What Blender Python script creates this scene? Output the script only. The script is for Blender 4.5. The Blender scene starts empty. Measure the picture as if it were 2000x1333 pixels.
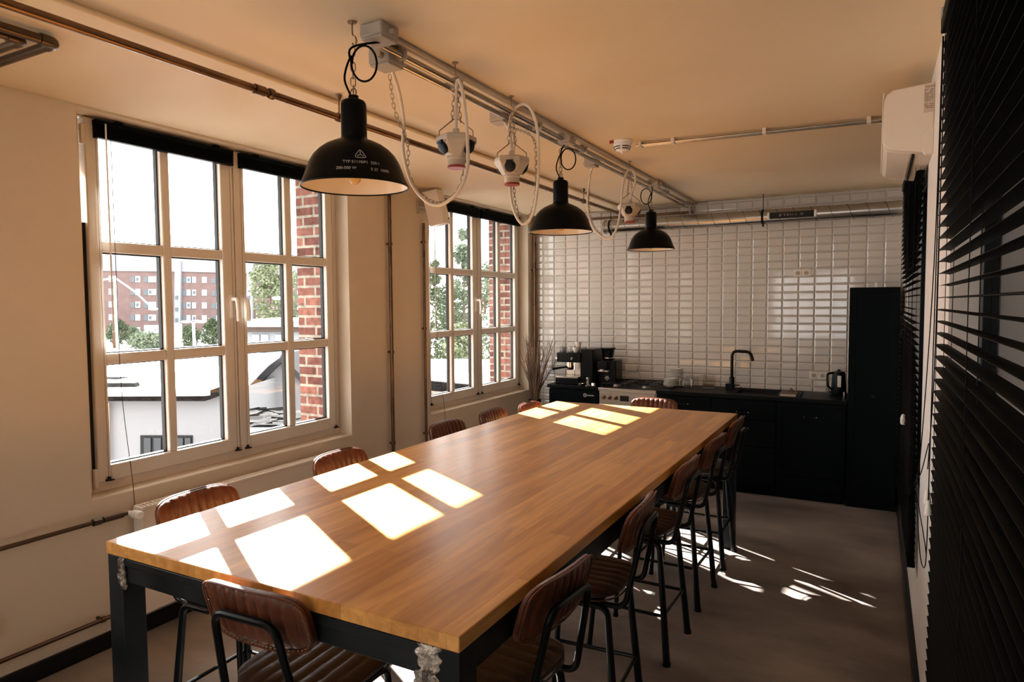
import bpy, bmesh, math, random
from mathutils import Vector, Matrix
random.seed(7)
S = bpy.context.scene
COL = S.collection
PI = math.pi

# ---------------------------------------------------------------- camera, light, exposure
YAW, PITCH, ROLL, FPX = 0.4958, -0.0549, -0.0066, 1317.24
CAM = Vector((3.408, 0.0, 1.7344))
_f = Vector((-math.sin(YAW) * math.cos(PITCH), math.cos(YAW) * math.cos(PITCH), math.sin(PITCH)))
_r = Vector((math.cos(YAW), math.sin(YAW), 0))
_u = _r.cross(_f)
_r2 = _r * math.cos(ROLL) + _u * math.sin(ROLL)
_u2 = -_r * math.sin(ROLL) + _u * math.cos(ROLL)
cd = bpy.data.cameras.new('camera')
cam = bpy.data.objects.new('camera', cd)
COL.objects.link(cam)
cam.matrix_world = Matrix(((_r2.x, _u2.x, -_f.x, CAM.x), (_r2.y, _u2.y, -_f.y, CAM.y), (_r2.z, _u2.z, -_f.z, CAM.z), (0, 0, 0, 1)))
cd.sensor_width = 36
cd.lens = FPX * 36 / 2000
cd.clip_start = 0.02
cd.clip_end = 500
S.camera = cam

SKY = 4.4
w = bpy.data.worlds.new('sky'); S.world = w; w.use_nodes = True
bg = w.node_tree.nodes['Background']
bg.inputs[0].default_value = (1.0, 0.99, 0.97, 1)
bg.inputs[1].default_value = SKY
sl = bpy.data.lights.new('sun', 'SUN'); so = bpy.data.objects.new('sun', sl); COL.objects.link(so)
sl.energy = 58.0
sl.color = (1.0, 0.965, 0.91)
sl.angle = 0.009
so.rotation_euler = Vector((1, -0.575, -0.675)).to_track_quat('-Z', 'Y').to_euler()
so.location = (-6, 6, 8)
vs = S.view_settings
S.display_settings.display_device = 'sRGB'
vs.view_transform = 'Standard'; vs.look = 'None'; vs.gamma = 1; vs.exposure = 0.34
vs.use_curve_mapping = False
S.cycles.diffuse_bounces = 9
S.cycles.max_bounces = 16
S.cycles.transparent_max_bounces = 24
S.cycles.sample_clamp_indirect = 8.0

# ---------------------------------------------------------------- materials
def mat(name, col, rough=0.5, metal=0.0, spec=0.5, coat=0.0, emit=None):
    m = bpy.data.materials.new(name); m.use_nodes = True
    b = m.node_tree.nodes['Principled BSDF']
    b.inputs['Base Color'].default_value = (*col, 1)
    b.inputs['Roughness'].default_value = rough
    b.inputs['Metallic'].default_value = metal
    b.inputs['Specular IOR Level'].default_value = spec
    b.inputs['Coat Weight'].default_value = coat
    if emit:
        b.inputs['Emission Color'].default_value = (*emit[0], 1)
        b.inputs['Emission Strength'].default_value = emit[1]
    return m

def nodes(m):
    return m.node_tree.nodes, m.node_tree.links, m.node_tree.nodes['Principled BSDF']

def noisy(m, c1, c2, scale=(4, 4, 4), detail=6, bump=0.0, bscale=None, rr=None, lo=0.35, hi=0.65):
    """colour varies between c1 and c2 by noise in object space, with optional bump and roughness range"""
    N, L, b = nodes(m)
    tc = N.new('ShaderNodeTexCoord'); mp = N.new('ShaderNodeMapping'); mp.inputs['Scale'].default_value = scale
    L.new(tc.outputs['Object'], mp.inputs['Vector'])
    nz = N.new('ShaderNodeTexNoise'); nz.inputs['Scale'].default_value = 1; nz.inputs['Detail'].default_value = detail
    nz.inputs['Roughness'].default_value = 0.62
    L.new(mp.outputs[0], nz.inputs['Vector'])
    cr = N.new('ShaderNodeValToRGB')
    cr.color_ramp.elements[0].position = lo; cr.color_ramp.elements[0].color = (*c1, 1)
    cr.color_ramp.elements[1].position = hi; cr.color_ramp.elements[1].color = (*c2, 1)
    L.new(nz.outputs['Fac'], cr.inputs[0]); L.new(cr.outputs[0], b.inputs['Base Color'])
    if rr:
        mr = N.new('ShaderNodeMapRange'); mr.inputs['To Min'].default_value = rr[0]; mr.inputs['To Max'].default_value = rr[1]
        mr.inputs['From Min'].default_value = lo; mr.inputs['From Max'].default_value = hi
        L.new(nz.outputs['Fac'], mr.inputs['Value']); L.new(mr.outputs[0], b.inputs['Roughness'])
    if bump:
        src = nz
        if bscale:
            src = N.new('ShaderNodeTexNoise'); src.inputs['Scale'].default_value = bscale; src.inputs['Detail'].default_value = 5
            L.new(tc.outputs['Object'], src.inputs['Vector'])
        bp = N.new('ShaderNodeBump'); bp.inputs['Strength'].default_value = bump; bp.inputs['Distance'].default_value = 0.01
        L.new(src.outputs['Fac'], bp.inputs['Height']); L.new(bp.outputs[0], b.inputs['Normal'])
    return m

M = {}
M['plaster'] = noisy(mat('plaster', (.8, .7, .58), .7, spec=.25), (.63, .545, .43), (.67, .585, .47), (1.2, 1.2, 1.2), bump=.12, bscale=9)
M['ceiling'] = noisy(mat('ceiling_paint', (.8, .66, .5), .6, spec=.3), (.71, .59, .415), (.75, .63, .455), (.9, .9, .9), bump=.1, bscale=6)
M['whitewall'] = noisy(mat('white_paint', (.8, .77, .73), .6, spec=.3), (.79, .76, .73), (.83, .80, .77), (1.5, 1.5, 1.5), bump=.1, bscale=9)
M['skirting'] = mat('dark_skirting', (.0022, .0035, .0045), .45, spec=.3)
M['floor'] = noisy(mat('concrete', (.12, .1, .085), .4, spec=.4), (.105, .088, .078), (.36, .305, .265), (.8, 1.7, 1), detail=13, bump=.05, bscale=5, rr=(.30, .55), lo=.36, hi=.68)
M['tile'] = mat('glazed_tile', (.64, .605, .55), .08, spec=.6, coat=.3)
M['grout'] = mat('grout', (.74, .70, .64), .6)
M['upvc'] = mat('window_plastic', (.70, .64, .56), .3, spec=.4)
M['gasket'] = mat('black_gasket', (.004, .005, .006), .5, spec=.3)
M['white_plastic'] = mat('white_plastic', (.86, .84, .80), .35)
M['cream_plastic'] = mat('cream_plastic', (.78, .70, .60), .35)
M['grey_plastic'] = mat('grey_plastic', (.42, .37, .31), .5)
M['blind'] = mat('black_slat', (.0010, .0026, .0034), .5, spec=.06)
M['black_metal'] = mat('black_steel', (.0016, .0034, .0044), .28, spec=.2)
M['black_cord'] = mat('black_cord', (.003, .003, .004), .7, spec=.1)
M['lamp_black'] = mat('lamp_enamel', (.0016, .0030, .0036), .34, spec=.09)
M['lamp_white'] = mat('lamp_inner_enamel', (.80, .71, .58), .3)
M['print'] = mat('white_print', (.42, .43, .42), .6)
M['brass'] = mat('brass', (.55, .38, .16), .35, metal=1)
M['bulbglass'] = mat('bulb_glass', (.9, .72, .35), .08, spec=.6)
M['bulbglass'].node_tree.nodes['Principled BSDF'].inputs['Transmission Weight'].default_value = .7
M['copper'] = noisy(mat('copper', (.2, .11, .06), .3, metal=1), (.10, .062, .040), (.27, .165, .095), (3, 3, 3), rr=(.22, .42))
M['zinc'] = mat('zinc', (.50, .455, .40), .24, metal=1)
M['chain'] = mat('chain_steel', (.34, .27, .20), .38, metal=1)
M['steel'] = mat('brushed_steel', (.62, .56, .49), .3, metal=1)
M['chrome'] = mat('chrome', (.75, .74, .72), .1, metal=1)
M['cable'] = mat('cream_cable', (.72, .64, .54), .5)
M['socket_grey'] = mat('socket_plastic', (.52, .46, .39), .4, spec=.3)
M['navy'] = mat('navy_plastic', (.004, .010, .022), .4, spec=.2)
M['red'] = mat('red_plastic', (.30, .025, .015), .4)
M['cab'] = mat('black_cabinet', (.0010, .0030, .0040), .45, spec=.07)
M['worktop'] = noisy(mat('dark_worktop', (.006, .008, .009), .42, spec=.10), (.0022, .0035, .0042), (.0045, .006, .007), (30, 30, 30))
M['raw_steel'] = noisy(mat('raw_steel', (.012, .015, .017), .42, metal=.2, spec=.2), (.0035, .0075, .010), (.013, .017, .020), (6, 6, 6), rr=(.32, .6))
M['weld'] = noisy(mat('ground_steel', (.4, .36, .31), .42, metal=.8), (.10, .085, .075), (.56, .50, .43), (22, 22, 22), bump=.9, lo=.38, hi=.6)
M['leather'] = noisy(mat('tan_leather', (.13, .043, .02), .36, spec=.4), (.072, .019, .0075), (.135, .038, .0145), (9, 9, 9), bump=.15, bscale=60, rr=(.3, .45))
M['leather_shaded'] = noisy(mat('shaded_brown_leather', (.05, .02, .012), .36, spec=.5), (.016, .008, .006), (.040, .017, .010), (9, 9, 9), bump=.15, bscale=60, rr=(.28, .42))  # darker copy of the leather, the dimness of the seats put into its colour
M['thread'] = mat('waxed_thread', (.30, .17, .08), .6)
M['ceramic'] = mat('white_ceramic', (.72, .70, .66), .18)
M['grey_ceramic'] = mat('grey_ceramic', (.30, .31, .31), .25)
M['paper'] = mat('paper', (.62, .52, .43), .8)
M['cardboard'] = mat('brown_cover', (.16, .105, .075), .7)
M['twig'] = noisy(mat('twig_bark', (.13, .075, .045), .8), (.06, .034, .023), (.27, .165, .10), (14, 14, 3))
M['render_white'] = mat('white_render', (.235, .24, .25), .9, spec=.1)
M['roof_white'] = mat('white_roof_sheet', (.62, .62, .62), .6, spec=.2)
M['fascia'] = noisy(mat('dark_fascia', (.06, .055, .055), .9, spec=.03), (.005, .005, .005), (.022, .020, .019), (8, 8, 20))
M['dirty_shaded_roof'] = noisy(mat('mossy_shaded_roof', (.12, .12, .12), .95, spec=.02), (.008, .009, .010), (.040, .038, .036), (2.4, 2.4, 2.4), lo=.4, hi=.6)  # dirty mossy grey, with shade over the shed darkened into the colour
M['pipe_dark'] = mat('dark_iron_pipe', (.10, .072, .052), .35, metal=.9)
M['brown_band'] = mat('brown_fascia', (.10, .075, .065), .9, spec=.05)
M['verge_grey'] = mat('grey_verge', (.055, .055, .058), .9, spec=.05)
M['duct'] = mat('duct_metal', (.44, .43, .42), .27, metal=1)
M['seam'] = mat('dark_seam', (.10, .095, .09), .4, metal=1)
M['tan_patch'] = mat('weathered_timber', (.20, .13, .07), .9, spec=.05)
M['ext_glass'] = mat('dark_glazing', (.03, .035, .04), .12)
M['apt_red'] = noisy(mat('hazed_red_brickwork', (.24, .105, .09), .95, spec=.05), (.155, .108, .103), (.19, .130, .122), (.5, .5, .5))  # red brick, paled in the colour to stand for distance haze
M['apt_white'] = mat('pale_render', (.27, .285, .31), .95, spec=.05)
M['apt_win'] = mat('pale_window', (.36, .375, .39), .6, spec=.2)
M['apt_pane'] = mat('grey_pane', (.10, .115, .13), .5)
M['asphalt'] = noisy(mat('asphalt', (.2, .2, .2), .9), (.17, .17, .17), (.25, .25, .245), (.15, .15, .15))
M['bark'] = mat('bark', (.10, .075, .055), .9)
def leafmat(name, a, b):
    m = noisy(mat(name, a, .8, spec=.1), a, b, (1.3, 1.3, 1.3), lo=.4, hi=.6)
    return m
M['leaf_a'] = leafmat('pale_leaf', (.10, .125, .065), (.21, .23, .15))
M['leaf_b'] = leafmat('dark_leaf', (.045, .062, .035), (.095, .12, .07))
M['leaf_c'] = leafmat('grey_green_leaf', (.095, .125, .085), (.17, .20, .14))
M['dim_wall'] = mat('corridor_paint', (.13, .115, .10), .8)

def glass(name='window_glass', tint=(1, 1, 1)):
    m = bpy.data.materials.new(name); m.use_nodes = True
    nt = m.node_tree; nt.nodes.clear()
    o = nt.nodes.new('ShaderNodeOutputMaterial'); mx = nt.nodes.new('ShaderNodeMixShader')
    t = nt.nodes.new('ShaderNodeBsdfTransparent'); t.inputs[0].default_value = (*tint, 1)
    g = nt.nodes.new('ShaderNodeBsdfGlossy'); g.inputs['Roughness'].default_value = 0.0
    fr = nt.nodes.new('ShaderNodeFresnel')
    ge = nt.nodes.new('ShaderNodeNewGeometry'); mr = nt.nodes.new('ShaderNodeMapRange')     # same reflectance from both sides of the sheet
    mr.inputs['To Min'].default_value = 1.45; mr.inputs['To Max'].default_value = 1 / 1.45
    nt.links.new(ge.outputs['Backfacing'], mr.inputs['Value']); nt.links.new(mr.outputs[0], fr.inputs['IOR'])
    nt.links.new(fr.outputs[0], mx.inputs[0]); nt.links.new(t.outputs[0], mx.inputs[1]); nt.links.new(g.outputs[0], mx.inputs[2])
    nt.links.new(mx.outputs[0], o.inputs[0])
    return m
M['glass'] = glass()
M['clear'] = glass('drinking_glass', (.965, .965, .955))
M['haze_glass'] = glass('clear_plastic', (.95, .945, .93))

def wood():
    m = mat('oiled_beech', (.45, .2, .07), .32, spec=.35, coat=.12)
    N, L, b = nodes(m)
    b.inputs['Coat Roughness'].default_value = .22
    tc = N.new('ShaderNodeTexCoord'); sep = N.new('ShaderNodeSeparateXYZ'); com = N.new('ShaderNodeCombineXYZ')
    L.new(tc.outputs['Object'], sep.inputs[0]); L.new(sep.outputs[1], com.inputs[0]); L.new(sep.outputs[0], com.inputs[1])
    br = N.new('ShaderNodeTexBrick')
    br.inputs['Scale'].default_value = 1; br.inputs['Brick Width'].default_value = 1.05; br.inputs['Row Height'].default_value = .083
    br.inputs['Mortar Size'].default_value = .0005; br.inputs['Mortar Smooth'].default_value = .3; br.offset = .37; br.offset_frequency = 2
    br.inputs['Color1'].default_value = (.53, .238, .056, 1); br.inputs['Color2'].default_value = (.76, .40, .115, 1)
    br.inputs['Mortar'].default_value = (.34, .13, .04, 1)
    L.new(com.outputs[0], br.inputs['Vector'])
    mp = N.new('ShaderNodeMapping'); mp.inputs['Scale'].default_value = (26, 2.2, 26)
    L.new(tc.outputs['Object'], mp.inputs['Vector'])
    nz = N.new('ShaderNodeTexNoise'); nz.inputs['Scale'].default_value = 1; nz.inputs['Detail'].default_value = 7; nz.inputs['Distortion'].default_value = .8
    L.new(mp.outputs[0], nz.inputs['Vector'])
    cr = N.new('ShaderNodeValToRGB'); cr.color_ramp.elements[0].position = .3; cr.color_ramp.elements[0].color = (.72, .66, .6, 1)
    cr.color_ramp.elements[1].position = .7; cr.color_ramp.elements[1].color = (1.12, 1.12, 1.1, 1)
    L.new(nz.outputs[0], cr.inputs[0])
    mx = N.new('ShaderNodeMix'); mx.data_type = 'RGBA'; mx.blend_type = 'MULTIPLY'; mx.inputs['Factor'].default_value = 1
    L.new(br.outputs['Color'], mx.inputs[6]); L.new(cr.outputs[0], mx.inputs[7]); L.new(mx.outputs[2], b.inputs['Base Color'])
    mr = N.new('ShaderNodeMapRange'); mr.inputs['To Min'].default_value = .26; mr.inputs['To Max'].default_value = .42
    L.new(nz.outputs[0], mr.inputs[0]); L.new(mr.outputs[0], b.inputs['Roughness'])
    return m
M['wood'] = wood()

def brickmat():
    m = mat('red_facing_brick', (.35, .12, .07), .9, spec=.15)
    N, L, b = nodes(m)
    tc = N.new('ShaderNodeTexCoord'); sep = N.new('ShaderNodeSeparateXYZ'); com = N.new('ShaderNodeCombineXYZ'); ad = N.new('ShaderNodeMath')
    L.new(tc.outputs['Object'], sep.inputs[0]); L.new(sep.outputs[0], ad.inputs[0]); L.new(sep.outputs[1], ad.inputs[1])
    L.new(ad.outputs[0], com.inputs[0]); L.new(sep.outputs[2], com.inputs[1])
    br = N.new('ShaderNodeTexBrick'); br.inputs['Scale'].default_value = 1; br.inputs['Brick Width'].default_value = .215; br.inputs['Row Height'].default_value = .075
    br.inputs['Mortar Size'].default_value = .011; br.inputs['Mortar Smooth'].default_value = .2
    br.inputs['Color1'].default_value = (.10, .042, .035, 1); br.inputs['Color2'].default_value = (.22, .10, .080, 1); br.inputs['Mortar'].default_value = (.27, .25, .215, 1)
    L.new(com.outputs[0], br.inputs['Vector'])
    nz = N.new('ShaderNodeTexNoise'); nz.inputs['Scale'].default_value = 22; nz.inputs['Detail'].default_value = 6
    L.new(tc.outputs['Object'], nz.inputs['Vector'])
    cr = N.new('ShaderNodeValToRGB'); cr.color_ramp.elements[0].position = .3; cr.color_ramp.elements[0].color = (.6, .6, .6, 1); cr.color_ramp.elements[1].color = (1.25, 1.2, 1.15, 1); cr.color_ramp.elements[1].position = .7
    L.new(nz.outputs[0], cr.inputs[0])
    mx = N.new('ShaderNodeMix'); mx.data_type = 'RGBA'; mx.blend_type = 'MULTIPLY'; mx.inputs['Factor'].default_value = 1
    L.new(br.outputs['Color'], mx.inputs[6]); L.new(cr.outputs[0], mx.inputs[7]); L.new(mx.outputs[2], b.inputs['Base Color'])
    bp = N.new('ShaderNodeBump'); bp.inputs['Strength'].default_value = .6; bp.inputs['Distance'].default_value = .01; bp.invert = True
    L.new(br.outputs['Fac'], bp.inputs['Height']); L.new(bp.outputs[0], b.inputs['Normal'])
    return m
M['brick'] = brickmat()

# ---------------------------------------------------------------- mesh helpers
def fillet(pts, r, n=6, closed=False):
    pts = [Vector(p) for p in pts]
    out = []
    m = len(pts)
    for i, p in enumerate(pts):
        if not closed and i in (0, m - 1):
            out.append(p); continue
        a, c = pts[i - 1], pts[(i + 1) % m]
        d1, d2 = (a - p), (c - p)
        l1, l2 = d1.length, d2.length
        d1.normalize(); d2.normalize()
        ang = d1.angle(d2)
        if ang > PI - .02:
            out.append(p); continue
        t = min(r / math.tan(ang / 2), l1 * .48, l2 * .48)
        A, B = p + d1 * t, p + d2 * t
        for k in range(n + 1):
            u = k / n
            out.append(A * (1 - u) ** 2 + p * 2 * u * (1 - u) + B * u ** 2)
    return out

def smooth_path(pts, n=8):
    """Catmull-Rom through pts"""
    P = [Vector(p) for p in pts]
    P = [P[0] * 2 - P[1]] + P + [P[-1] * 2 - P[-2]]
    out = []
    for i in range(1, len(P) - 2):
        a, b, c, d = P[i - 1:i + 3]
        for k in range(n):
            t = k / n
            out.append(.5 * ((2 * b) + (c - a) * t + (2 * a - 5 * b + 4 * c - d) * t * t + (3 * b - a - 3 * c + d) * t ** 3))
    out.append(P[-2])
    return out

class MB:
    def __init__(s):
        s.bm = bmesh.new()
    def box(s, x0, x1, y0, y1, z0, z1, mi=0):
        v = [s.bm.verts.new(p) for p in ((x0, y0, z0), (x1, y0, z0), (x1, y1, z0), (x0, y1, z0), (x0, y0, z1), (x1, y0, z1), (x1, y1, z1), (x0, y1, z1))]
        for q in ((3, 2, 1, 0), (4, 5, 6, 7), (0, 1, 5, 4), (1, 2, 6, 5), (2, 3, 7, 6), (3, 0, 4, 7)):
            f = s.bm.faces.new([v[i] for i in q]); f.material_index = mi
        return s
    def cbox(s, c, d, mi=0, rot=None):
        n0 = len(s.bm.verts)
        s.box(-d[0] / 2, d[0] / 2, -d[1] / 2, d[1] / 2, -d[2] / 2, d[2] / 2, mi)
        s.bm.verts.ensure_lookup_table()
        for v in s.bm.verts[n0:]:
            co = v.co.copy()
            if rot is not None: co = rot @ co
            v.co = co + Vector(c)
        return s
    def tube(s, pts, r, n=10, closed=False, cap=True, radii=None):
        pts = [Vector(p) for p in pts]
        m = len(pts)
        rings = []
        t0 = (pts[1] - pts[0]).normalized()
        up = Vector((0, 0, 1)) if abs(t0.z) < .9 else Vector((1, 0, 0))
        nrm = (up - t0 * up.dot(t0)).normalized()
        for i in range(m):
            if closed:
                t = (pts[(i + 1) % m] - pts[i - 1])
            else:
                t = pts[min(i + 1, m - 1)] - pts[max(i - 1, 0)]
            if t.length < 1e-9: t = t0.copy()
            t.normalize()
            nrm = nrm - t * nrm.dot(t)
            if nrm.length < 1e-6: nrm = t.orthogonal()
            nrm.normalize()
            bn = t.cross(nrm)
            rr = radii[i] if radii else r
            rings.append([s.bm.verts.new(pts[i] + (nrm * math.cos(2 * PI * k / n) + bn * math.sin(2 * PI * k / n)) * rr) for k in range(n)])
        for i in range(m if closed else m - 1):
            a, b = rings[i], rings[(i + 1) % m]
            for k in range(n):
                s.bm.faces.new((a[k], a[(k + 1) % n], b[(k + 1) % n], b[k]))
        if cap and not closed:
            s.bm.faces.new(list(reversed(rings[0]))); s.bm.faces.new(rings[-1])
        return s
    def lathe(s, prof, n=32, c=(0, 0, 0), axis='z', cap0=False, cap1=False, rot=None):
        """prof: list of (r, h)"""
        rings = []
        for r, h in prof:
            ring = []
            for k in range(n):
                a = 2 * PI * k / n
                p = Vector((r * math.cos(a), r * math.sin(a), h))
                if axis == 'x': p = Vector((p.z, p.x, p.y))
                if axis == 'y': p = Vector((p.y, p.z, p.x))
                if rot is not None: p = rot @ p
                ring.append(s.bm.verts.new(p + Vector(c)))
            rings.append(ring)
        for a, b in zip(rings, rings[1:]):
            for k in range(n):
                s.bm.faces.new((a[k], a[(k + 1) % n], b[(k + 1) % n], b[k]))
        if cap0: s.bm.faces.new(list(reversed(rings[0])))
        if cap1: s.bm.faces.new(rings[-1])
        return s
    def cyl(s, c, r, h, n=24, axis='z', rot=None):
        return s.lathe([(r, 0), (r, h)], n, c, axis, True, True, rot)
    def prism(s, poly, a0, a1, axis='y', mi=0):
        """poly in the two remaining axes (x,z for y; y,z for x; x,y for z)"""
        def P(u, v, w):
            return {'y': (u, w, v), 'x': (w, u, v), 'z': (u, v, w)}[axis]
        A = [s.bm.verts.new(P(u, v, a0)) for u, v in poly]; B = [s.bm.verts.new(P(u, v, a1)) for u, v in poly]
        n = len(poly)
        fs = [s.bm.faces.new(A), s.bm.faces.new(list(reversed(B)))]
        for i in range(n):
            fs.append(s.bm.faces.new((A[i], B[i], B[(i + 1) % n], A[(i + 1) % n])))
        for f in fs: f.material_index = mi
        return s
    def quad(s, *p):
        s.bm.faces.new([s.bm.verts.new(q) for q in p]); return s
    def sphere(s, c, r, n=12, sc=(1, 1, 1)):
        m = bmesh.ops.create_uvsphere(s.bm, u_segments=n, v_segments=max(6, n * 2 // 3), radius=r)
        for v in m['verts']:
            v.co = Vector((v.co.x * sc[0], v.co.y * sc[1], v.co.z * sc[2])) + Vector(c)
        return s
    def add_mesh(s, me, f):
        n0 = len(s.bm.verts)
        s.bm.from_mesh(me)
        s.bm.verts.ensure_lookup_table()
        for v in s.bm.verts[n0:]: v.co = Vector(f(v.co))
        return s
    def xform(s, f):
        for v in s.bm.verts: v.co = Vector(f(v.co))
        return s

def root_loc(o):
    while o.parent is not None: o = o.parent
    return o.location

def obj(name, mb, m, parent=None, world=True, bev=0.0, seg=2, smooth=35, anchor=True):
    me = bpy.data.meshes.new(name)
    bm = mb.bm
    bmesh.ops.recalc_face_normals(bm, faces=bm.faces)
    loc = Vector((0, 0, 0))
    if parent is not None:
        if world:
            off = root_loc(parent)
            for v in bm.verts: v.co -= off
    elif anchor and len(bm.verts):
        xs = [v.co.x for v in bm.verts]; ys = [v.co.y for v in bm.verts]; zs = [v.co.z for v in bm.verts]
        loc = Vector(((min(xs) + max(xs)) / 2, (min(ys) + max(ys)) / 2, min(zs)))
        for v in bm.verts: v.co -= loc
    bm.to_mesh(me); bm.free()
    for q in (m if isinstance(m, (list, tuple)) else [m]): me.materials.append(q)
    for p in me.polygons: p.use_smooth = True
    me.set_sharp_from_angle(angle=math.radians(smooth))
    o = bpy.data.objects.new(name, me)
    COL.objects.link(o)
    o.location = loc
    if parent is not None: o.parent = parent
    if bev > 0:
        b = o.modifiers.new('bevel', 'BEVEL'); b.width = bev; b.segments = seg; b.limit_method = 'ANGLE'; b.angle_limit = math.radians(40)
        b.harden_normals = False
    return o

def tag(o, label, cat, group=None):
    o['label'] = label; o['category'] = cat
    if group: o['group'] = group
    return o

def thing(name, label, cat, loc=(0, 0, 0), rz=0.0, group=None):
    o = bpy.data.objects.new(name, None); COL.objects.link(o)
    o.location = loc; o.rotation_euler = (0, 0, rz); o.empty_display_size = .05
    return tag(o, label, cat, group)

def struct(o):
    o['kind'] = 'structure'; return o

def sthing(name, loc=(0, 0, 0)):
    o = bpy.data.objects.new(name, None); COL.objects.link(o); o.location = loc; o.empty_display_size = .05
    return struct(o)

def dup(root, loc, rz=None, label=None):
    r = root.copy(); COL.objects.link(r); r.location = loc
    if rz is not None: r.rotation_euler = (0, 0, rz)
    if label: r['label'] = label
    for ch in list(root.children):
        c = ch.copy(); COL.objects.link(c); c.parent = r
        for g in list(ch.children):
            d = g.copy(); COL.objects.link(d); d.parent = c
    return r

def text_mesh(txt, size, extr=0.0004, align='CENTER', bold=0.0):
    cu = bpy.data.curves.new('lettering', 'FONT'); cu.body = txt; cu.size = size; cu.extrude = extr; cu.align_x = align
    cu.offset = bold
    o = bpy.data.objects.new('lettering', cu); COL.objects.link(o)
    dg = bpy.context.evaluated_depsgraph_get()
    me = bpy.data.meshes.new_from_object(o.evaluated_get(dg))
    bpy.data.objects.remove(o, do_unlink=True); bpy.data.curves.remove(cu)
    return me

def chain_links(mb, path, link=.026, wire=.0024, wid=.0085):
    """a row of steel links along path"""
    P = [Vector(p) for p in path]
    L = [0]
    for a, b in zip(P, P[1:]): L.append(L[-1] + (b - a).length)
    tot = L[-1]; pitch = link * .78; n = max(1, int(tot / pitch))
    def at(d):
        d = min(max(d, 0), tot)
        for i in range(len(P) - 1):
            if d <= L[i + 1] or i == len(P) - 2:
                u = (d - L[i]) / max(1e-9, L[i + 1] - L[i]); return P[i].lerp(P[i + 1], u)
    for k in range(n):
        a, b = at(k * pitch), at((k + 1) * pitch)
        c = (a + b) / 2; t = (b - a)
        if t.length < 1e-6: continue
        t.normalize()
        s1 = t.orthogonal().normalized()
        ref = Vector((1, 0, 0)) if abs(t.x) < .8 else Vector((0, 1, 0))
        s1 = (ref - t * ref.dot(t)).normalized(); s2 = t.cross(s1)
        sd = (s1 + s2).normalized() if k % 2 else (s1 - s2).normalized()
        h = link / 2 - wid / 2
        ring = []
        for j in range(5):
            an = -PI / 2 + PI * j / 4
            ring.append(c + t * (h + math.cos(an) * wid / 2) + sd * math.sin(an) * wid / 2)
        for j in range(5):
            an = PI / 2 + PI * j / 4
            ring.append(c + t * (-h + math.cos(an) * wid / 2) + sd * math.sin(an) * wid / 2)
        mb.tube(ring, wire / 2, 5, closed=True)
    return mb
# ---------------------------------------------------------------- room shell
W = 3.605; YB = 6.82; YF = -3.3; ZS = 2.708; ZC = 2.731
WIN = [(-.983, .905), (1.907, 3.795), (4.797, 6.685)]
ZW0, ZW1 = .771, 2.696

struct(obj('floor', MB().box(-.48, 5.8, YF - .2, YB + .2, -.2, 0), M['floor']))
struct(obj('ceiling', MB().box(-.48, 5.8, YF - .2, YB + .2, ZC, ZC + .25), M['ceiling']))
struct(obj('trim_1', MB().box(0, 1.09, YF, YB, ZS, ZC), M['ceiling'], bev=.012, seg=3))

def pierced(mb, x0, x1, ya, yb, z0, z1, holes):
    """wall slab along y with rectangular holes (y0,y1,z0,z1)"""
    y = ya
    for h in sorted(holes):
        mb.box(x0, x1, y, h[0], z0, z1)
        mb.box(x0, x1, h[0], h[1], z0, h[2]); mb.box(x0, x1, h[0], h[1], h[3], z1)
        y = h[1]
    mb.box(x0, x1, y, yb, z0, z1)
    return mb
struct(obj('wall_left', pierced(MB(), -.175, 0, YF - .2, YB + .2, -.2, ZC + .1, [(a, b, ZW0, ZW1) for a, b in WIN]), M['plaster']))
struct(obj('wall_outer_left', pierced(MB(), -.48, -.1755, YF - .2, YB + .6, -6, ZC + 1.5, [(a + .035, b - .035, .80, 2.70) for a, b in WIN]), M['brick']))
struct(obj('trim_3', MB().box(-.66, -.4805, YF - .2, YB + .6, 2.742, 3.0), M['brick']))
mbf = MB()
for x0, x1 in ((-.175, 1.25), (2.95, 3.81)): mbf.box(x0, x1, YF - .2, YF, 0, ZC)
mbf.box(1.25, 2.95, YF - .2, YF, 0, .85); mbf.box(1.25, 2.95, YF - .2, YF, 2.45, ZC)
struct(obj('wall_front', mbf, M['whitewall']))
struct(obj('wall_right', pierced(MB(), W, W + .2, YF - .2, YB + .2, -.2, ZC + .1, [(-.9, 2.5, .38, 2.56), (3.72, 5.74, .40, 2.58)]), M['whitewall']))
struct(obj('wall_corridor', MB().box(5.6, 5.8, YF - .2, YB + .2, 0, ZC).box(W + .2, 5.6, YB, YB + .2, 0, ZC).box(W + .2, 5.6, YF - .2, YF, 0, ZC), M['dim_wall']))

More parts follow.
